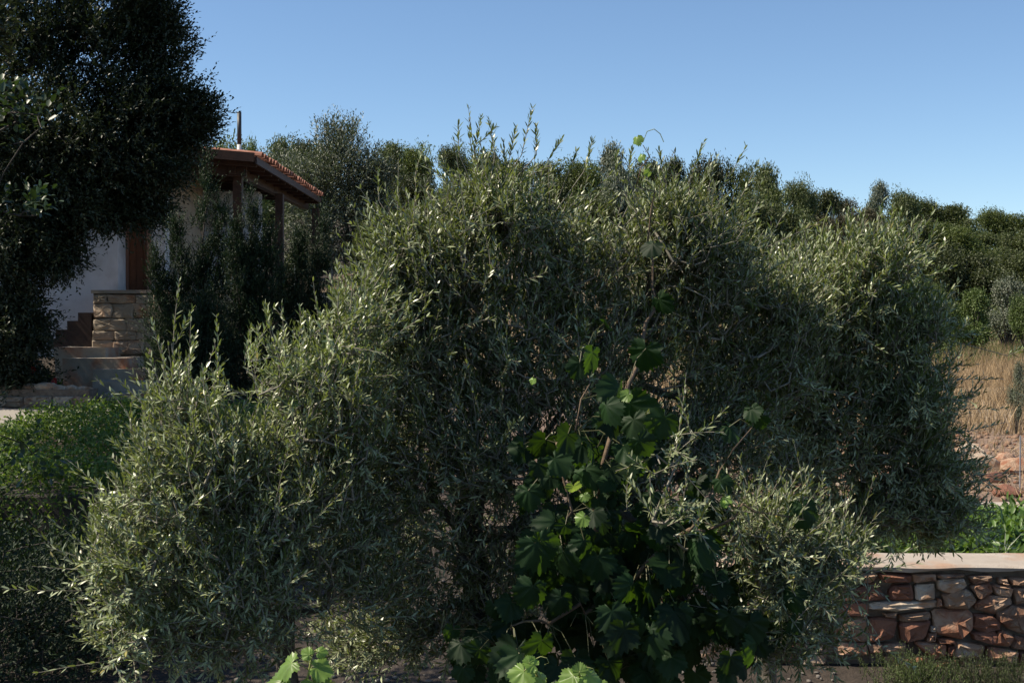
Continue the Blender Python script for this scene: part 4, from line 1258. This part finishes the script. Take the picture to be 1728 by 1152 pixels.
TREES = [
 (385, 238, 34, 110, 'loose', 'maquis_light', 'light green tree just left of the stovepipe, above the porch roof'),
 (428, 226, 33, 60, 'thin', 'maquis_light', 'light green open tree just right of the stovepipe'),
 (470, 228, 38, 110, 'round', 'maquis', 'dark rounded tree on the skyline between stovepipe and background olive'),
 (525, 238, 44, 130, 'wide', 'maquis', 'dark tree behind the left shoulder of the background olive'),
 (655, 238, 46, 90, 'round', 'maquis', 'dark tree on the skyline just right of the background olive'),
 (700, 250, 48, 110, 'wide', 'maquis_light', 'olive-green tree on the skyline left of the central olive top'),
 (762, 252, 52, 80, 'tall', 'maquis', 'dark narrow treetop touching the left side of the central olive tips'),
 (840, 262, 54, 170, 'wide', 'maquis', 'dark tree behind the highest shoots of the central olive'),
 (930, 270, 56, 130, 'round', 'maquis', 'dark tree behind the right part of the central olive top'),
 (985, 272, 56, 110, 'wide', 'maquis_light', 'low green tree left of the round bush on the skyline'),
 (1038, 237, 50, 82, 'round', 'olive_far', 'round grey-green tree standing up on the skyline, mid picture'),
 (1085, 275, 56, 110, 'wide', 'maquis', 'dark tree right of the round grey-green skyline tree'),
 (1133, 262, 58, 90, 'round', 'maquis', 'dark skyline tree behind the vine tip'),
 (1190, 272, 60, 120, 'wide', 'maquis', 'dark tree behind the right shoots of the central olive'),
 (1250, 278, 60, 100, 'loose', 'maquis_light', 'green tree left of the broad dark skyline tree'),
 (1298, 272, 58, 90, 'round', 'maquis', 'broad dark tree at the shoulder where the skyline drops to the right'),
 (1347, 312, 64, 70, 'tall', 'maquis', 'small pointed tree right of the shoulder tree'),
 (1388, 318, 66, 100, 'round', 'maquis', 'rounded dark-green tree in the middle of the falling skyline'),
 (1428, 335, 70, 70, 'loose', 'maquis_brown', 'small brownish tree in the dip of the skyline'),
 (1482, 303, 68, 62, 'round', 'olive_far', 'lone round-headed tree standing clear of the skyline at the right'),
 (1525, 328, 70, 80, 'tall', 'maquis', 'dark pointed tree right of the lone round-headed one'),
 (1577, 340, 74, 100, 'wide', 'maquis_light', 'green tree with a flattened top on the right skyline'),
 (1618, 343, 74, 110, 'round', 'maquis', 'broad dark-topped tree on the right skyline'),
 (1690, 355, 78, 130, 'wide', 'maquis_light', 'fresh green tree at the right end of the skyline'),
 (1745, 362, 78, 110, 'round', 'maquis', 'dark tree cut by the right edge at the skyline'),
 (1280, 330, 52, 130, 'wide', 'maquis', 'dark tree below the broad shoulder tree, above the olive leaves'),
 (1345, 350, 54, 130, 'round', 'maquis', 'deep green crown below the small pointed tree'),
 (1410, 365, 56, 130, 'wide', 'maquis_brown', 'brownish-green crown in the middle of the wooded slope'),
 (1470, 350, 60, 120, 'round', 'maquis_brown', 'brown-grey bush crown below the lone round-headed tree'),
 (1530, 368, 60, 130, 'wide', 'maquis', 'dark crown on the slope below the dark pointed tree'),
 (1595, 378, 60, 140, 'wide', 'maquis_light', 'green bushy crown in the middle of the right slope'),
 (1660, 390, 62, 130, 'round', 'maquis', 'dark crown below the fresh green tree at the right'),
 (1730, 385, 64, 140, 'wide', 'maquis', 'dark crown on the slope at the right edge'),
 (1300, 395, 46, 120, 'round', 'maquis', 'dark low tree right behind the right shoulder of the central olive'),
 (1360, 410, 48, 110, 'wide', 'maquis', 'dark low tree behind the tip of the right olive, left side'),
 (1500, 405, 50, 140, 'round', 'maquis', 'dark tree directly behind the right olive top'),
 (1580, 415, 50, 140, 'wide', 'maquis', 'very dark tree at the slope foot right of the right olive'),
 (1655, 425, 50, 130, 'round', 'maquis', 'dark tree at the slope foot near the right edge'),
 (1725, 420, 52, 130, 'wide', 'maquis', 'shadowy tree at the slope foot cut by the right edge'),
 (1120, 320, 46, 150, 'wide', 'maquis', 'dark crown seen in gaps of the central olive, right of middle'),
 (1000, 330, 44, 150, 'wide', 'maquis', 'dark crown seen in gaps of the central olive top'),
 (700, 300, 40, 130, 'wide', 'maquis', 'dark crown left of the central olive top'),
 (660, 330, 34, 90, 'round', 'maquis', 'dark bush between background olive and central olive'),
 (440, 300, 36, 150, 'wide', 'maquis', 'dark tree seen beneath the porch roof'),
 (330, 300, 40, 150, 'wide', 'maquis', 'dark tree behind the cottage roof'),
]
for a_ in TREES:
    bg_tree(*a_)
SHR = [
 (1640, 485, 38, 110, 'round', 'shrub', 'round green bush on the field edge, right of the right olive'),
 (1590, 500, 36, 90, 'wide', 'shrub', 'low green bush left of the round bush on the field edge'),
 (1700, 470, 42, 100, 'loose', 'olive_far', 'pale grey-green bush beside the right edge above the grass'),
 (1560, 470, 44, 100, 'wide', 'shrub', 'bush behind the outermost right olive shoots'),
 (1510, 540, 34, 100, 'wide', 'shrub', 'bush seen through the right olive crown'),
 (1735, 500, 36, 80, 'wide', 'shrub', 'green bush cut by the right edge above the grass'),
 (1330, 470, 40, 110, 'tall', 'maquis_light', 'bright pointed shrub between the central and right olives'),
 (1370, 450, 42, 90, 'loose', 'shrub', 'green shrub left of the right olive top'),
 (620, 385, 22, 80, 'wide', 'maquis_light', 'yellow-green bush beneath the background olive'),
 (650, 400, 21, 60, 'round', 'maquis_light', 'small yellow-green bush touching the central olive left edge'),
 (420, 470, 31, 60, 'loose', 'maquis_light', 'light green bush seen through the porch'),
 (500, 440, 31, 80, 'wide', 'maquis', 'dark bush seen between the far porch posts'),
 (1715, 605, 18, 40, 'thin', 'olive_far', 'small grey-green weed in the dry grass at the right edge'),
 (1100, 470, 30, 160, 'wide', 'maquis', 'dark bush in the hollow behind the central olive'),
 (900, 470, 28, 160, 'wide', 'maquis', 'dark bush behind the middle of the central olive'),
 (760, 450, 26, 130, 'wide', 'shrub', 'bush behind the left part of the central olive'),
 (1230, 440, 36, 120, 'wide', 'maquis', 'dark bush behind the right edge of the central olive'),
]
for a_ in SHR:
    bg_tree(*a_, cat='bush', name='bush', group='bushes below the wooded hill', hmin=.7)

# understorey mass on the slope so no bare ground shows between the trees
geos = []
for k in range(420):
    Y = rng.uniform(46, 96); x = rng.uniform(-.5 * Y, .5 * Y)
    if x < 0 and Y < 50: Y += 6
    z = float(gz(x, Y)); r = rng.uniform(1.2, 2.2)
    geos.append(mound(420, (x, Y, z - .2), (r, r, rng.uniform(.7, 1.4)), .20, .10, 'fold'))
tag(leaf_obj('undergrowth', geos, M['maquis']), 'dense dark undergrowth covering the slope between the trees', None, None, 'stuff')

# wire fence beyond the porch
fe = empty('wire_fence', (P(460, 400, 30)[0], 30, 3.4), 'thin pale wire fence seen between the porch posts', 'fence')
m = MB()
fx0, fx1 = P(435, 385, 30)[0], P(560, 385, 30)[0]; fz = P(450, 384, 30)[2]
for k in range(5):
    x = fx0 + (fx1 - fx0) * k / 4
    m2 = MB(); m2.tube([(x, 30, float(gz(x, 30)) - .05), (x, 30, fz + .04)], .018, 6); m2.build('post', M['metal'], fe)
for k in range(4):
    m2 = MB(); m2.tube([(fx0, 30, fz - k * .28), (fx1, 30, fz - .03 - k * .28)], .006, 4); m2.build('wire', M['metal'], fe)


# --- grapevine
def grape_leaf(seed):
    rg = np.random.default_rng(seed)
    veins = [0, .85, -.85, 1.75, -1.75]          # lobe directions
    lens = [1.0, .86, .86, .62, .62]
    th = np.linspace(-2.75, 2.75, 47)
    rr = []
    for a in th:
        v = max(l * (max(0, math.cos((a - d) * 1.45)) ** .6 if abs(a - d) < 1.05 else 0) for d, l in zip(veins, lens))
        v = max(v, .36)
        rr.append(v)
    rr = np.array(rr) * (1 + rg.normal(size=47) * .02)
    rr[1::2] *= .86                               # teeth
    V = [(0, 0, 0)]
    curl = rg.uniform(-.05, .5); fold = rg.uniform(-.35, .35)
    for s in (.33, .68, 1.0):
        for a, r in zip(th, rr):
            rad = s * (r if s > .9 else r * .5 + .5 * .72 * 1)
            rad = s * r if s > .9 else s * (r * .6 + .28)
            vein = min(abs(a - d) for d in veins)
            z = -.035 * math.cos(min(vein, .45) / .45 * math.pi / 2) * (1 if s < .9 else .4)
            x = math.cos(a) * rad; y = math.sin(a) * rad
            z += -curl * rad * rad + fold * abs(y) * .5 + .07 * math.sin(a * 4 + seed) * s * s + .03 * math.sin(a * 11 + seed) * s * s
            V.append((x, y, z))
    n = len(th); Fs = []
    for k in range(n - 1):
        Fs.append((0, 1 + k, 2 + k))
        for r in range(2):
            b = 1 + r * n + k
            Fs += [(b, b + n, b + n + 1), (b, b + n + 1, b + 1)]
    V = np.array(V)
    # unit: leaf spans ~1
    V /= (V[:, 0].max() - V[:, 0].min())
    return tri_mesh('leaf', V, np.array(Fs), np.full(len(V), rg.random()), True)


GL = [grape_leaf(500 + k) for k in range(7)]
for g_ in GL: g_.materials.append(M['vine'])
GY = [g_.copy() for g_ in GL]
for g_ in GY: g_.materials.clear(); g_.materials.append(M['vine_young'])


def put_leaf(c, size, normal, axis, parent, young=False):
    me = random.choice(GY if young else GL)
    o = bpy.data.objects.new('leaf', me); COL.objects.link(o)
    n = Vector(normal).normalized(); x = Vector(axis); x = (x - n * x.dot(n)).normalized(); y = n.cross(x)
    Mx = Matrix((x, y, n)).transposed().to_4x4()
    Mx.translation = Vector(c)
    o.parent = parent
    o.matrix_parent_inverse = Matrix.Identity(4)
    L_ = Matrix.Translation(-Vector(parent.location)) @ Mx @ Matrix.Diagonal((size, size, size, 1))
    o.matrix_basis = L_
    return o


vb = np.array([P(1040, 1000, 5.1)[0], 5.1, .2])
vine = empty('grapevine', vb, 'dark broad-leaved grapevine climbing up the right side of the central olive', 'grapevine')
stems = MB()
def stem(pts, r0, r1, mb=stems, jit=.02):
    pp = []
    for k in range(len(pts) - 1):
        for q in range(4):
            f = q / 4; pp.append(np.array(pts[k]) * (1 - f) + np.array(pts[k + 1]) * f + rng.normal(size=3) * jit * (k + q > 0))
    pp.append(np.array(pts[-1]))
    mb.tube(pp, list(np.linspace(r0, r1, len(pp))), 6)
    return pp
main = stem([vb, P(1030, 1000, 4.95), P(1000, 860, 4.9), P(1040, 700, 4.95), P(1100, 560, 5.45), P(1100, 420, 5.55), P(1088, 330, 5.5), P(1085, 245, 5.4)], .014, .0016)
s2 = stem([P(1030, 1000, 4.95), P(950, 900, 4.8), P(960, 760, 4.8), P(985, 600, 5.0)], .009, .002)
s3 = stem([P(1030, 1000, 4.95), P(1160, 900, 4.8), P(1250, 860, 4.8), P(1370, 870, 4.9)], .009, .002)
s4 = stem([P(1030, 1000, 4.95), P(900, 1050, 4.8), P(840, 1090, 4.8)], .009, .002)
s5 = stem([P(1160, 900, 4.8), P(1270, 720, 5.0)], .005, .002)
LV = []
def region(px, py, rx, ry, Y, n, s0, s1):
    for _ in range(n):
        a = random.random() * 6.28; r = math.sqrt(random.random())
        LV.append((px + math.cos(a) * r * rx, py + math.sin(a) * r * ry, Y + random.uniform(-.3, .3), random.uniform(s0, s1)))
region(1040, 720, 90, 70, 4.85, 30, .06, .13)
region(950, 800, 90, 90, 4.95, 36, .06, .13)
region(1100, 830, 120, 90, 5.0, 38, .06, .13)
region(960, 950, 100, 80, 4.9, 36, .10, .18)
region(1110, 980, 150, 100, 4.95, 62, .10, .19)
region(980, 1090, 160, 70, 4.85, 46, .10, .18)
region(1190, 1080, 130, 80, 4.95, 30, .08, .14)
region(840, 1080, 80, 70, 4.9, 16, .07, .12)
LV += [(1102, 412, 5.35, .10), (1112, 505, 5.4, .11), (1000, 595, 4.95, .12), (978, 612, 4.95, .10), (1090, 588, 5.1, .15), (1285, 702, 5.0, .10), (1268, 690, 5.0, .08), (1355, 855, 4.85, .13), (1338, 1000, 4.8, .11),
       (1020, 545, 5.1, .07), (1045, 650, 4.8, .17), (1062, 680, 4.75, .19), (1350, 1045, 4.9, .12), (1230, 720, 5.0, .10)]
allst = np.array(main + s2 + s3 + s4 + s5)
pet = MB()
for (px, py, Y, s) in LV:
    c = P(px, py, Y)
    n = np.array([random.gauss(.12, .5), random.gauss(-.85, .3), random.gauss(.22, .35)])
    ax = np.array([random.gauss(0, .5), random.gauss(-.3, .3), -1.])
    put_leaf(c, s, n, ax, vine)
    q = allst[np.linalg.norm(allst - c, axis=1).argmin()]
    if np.linalg.norm(q - c) < .24:
        mid = (q + c) / 2 + np.array([0, .01, .03])
        pet.tube([q, mid, c], .0018, 4, False)
stems.build('stem', M['vine_stem'], vine, True)
q = pet.build('petioles', M['vine_petiole'], vine); q['kind'] = 'stuff'
# pale young leaves at the vine tip and inside
for (px, py, Y, s) in ((968, 820, 4.55, .06), (985, 835, 4.6, .04), (1060, 665, 4.6, .05), (1222, 840, 4.6, .05), (1075, 232, 5.3, .05), (1083, 262, 5.3, .04), (1095, 290, 5.35, .035), (985, 872, 4.55, .06), (900, 640, 4.8, .03)):
    put_leaf(P(px, py, Y), s, (random.gauss(-.3, .5), -1, random.gauss(.3, .4)), (random.gauss(0, .6), 0, -1), vine, True)
m = MB(); cur = [P(1085, 240, 5.35), P(1092, 222, 5.35), P(1104, 218, 5.35), P(1114, 226, 5.35), P(1120, 240, 5.35)]
m.tube(cur, .0018, 5); m.tube([P(1385, 400, 6.3), P(1392, 370, 6.3), P(1402, 345, 6.3)], .002, 5); m.build('tendril', M['tendril'], vine)


# near bright shoots of a vine just below the camera
def near_shoot(stem_px, Y, leaves, label):
    pts = [P(a, b, Y) for a, b in stem_px]
    base = pts[0]
    t = empty('vine_shoot', base, label, 'vine shoot', 'sunlit young vine shoots along the bottom edge')
    m = MB(); m.tube(pts, list(np.linspace(.0035, .0012, len(pts))), 7); m.build('stem', M['tendril'], t, True)
    for (px, py, s, n, ax) in leaves:
        c = P(px, py, Y - .01)
        put_leaf(c, s, n, ax, t, True)
        q = min(pts, key=lambda p: np.linalg.norm(p - c))
        m = MB(); m.tube([q, (q + c) / 2 + np.array([0, 0, .004]), c], .0011, 5); m.build('petiole', M['tendril'], t, True)
    m = MB(); e = pts[-1]
    m.tube([e, e + np.array([.012, 0, .006]), e + np.array([.024, 0, .003]), e + np.array([.028, 0, -.006]), e + np.array([.02, 0, -.01])], .0009, 5); m.build('tendril', M['tendril'], t, True)
    return t


near_shoot([(512, 1230), (514, 1170), (522, 1130), (526, 1108), (530, 1098)], 2.4,
    [(492, 1118, .058, (-.5, -.55, .7), (-1, 0, -.55)), (478, 1146, .055, (-.2, -.6, .8), (-1, 0, -.4)), (534, 1126, .05, (.35, -.6, .7), (1, 0, -.1)), (528, 1150, .06, (.2, -.9, .4), (.6, 0, -1)), (522, 1104, .026, (0, -1, .3), (-.6, 0, .3)), (538, 1100, .024, (0, -1, .6), (1, 0, .2)), (500, 1175, .07, (0, -.7, .7), (-.3, 0, -1))],
    'sunlit young vine shoot with a curled tip, bottom edge below the lower left olive')
near_shoot([(915, 1230), (914, 1180), (906, 1140), (900, 1122), (902, 1112)], 2.5,
    [(884, 1132, .056, (-.2, -.8, .6), (-.3, 0, -1)), (902, 1122, .034, (.3, -.8, .5), (-.6, 0, .2)), (910, 1142, .04, (.5, -.7, .5), (.8, 0, -.8)), (893, 1118, .022, (0, -1, .3), (-.3, 0, 1))],
    'small sunlit vine shoot with one rounded leaf, bottom edge below the grapevine')
near_shoot([(985, 1230), (988, 1180), (982, 1152), (978, 1136), (980, 1130)], 2.5,
    [(968, 1140, .045, (-.3, -.6, .8), (-1, 0, -.3)), (992, 1140, .05, (.3, -.7, .6), (.8, 0, -.6)), (978, 1134, .03, (0, -1, .4), (0, 0, 1)), (955, 1160, .06, (-.2, -.7, .7), (-.5, 0, -1)), (1010, 1160, .06, (.3, -.7, .7), (.5, 0, -1)), (1040, 1165, .05, (.1, -.7, .7), (.5, 0, -1)), (930, 1165, .05, (.1, -.7, .7), (-.5, 0, -1))],
    'low sunlit vine leaves just right of the small rounded shoot at the bottom edge')
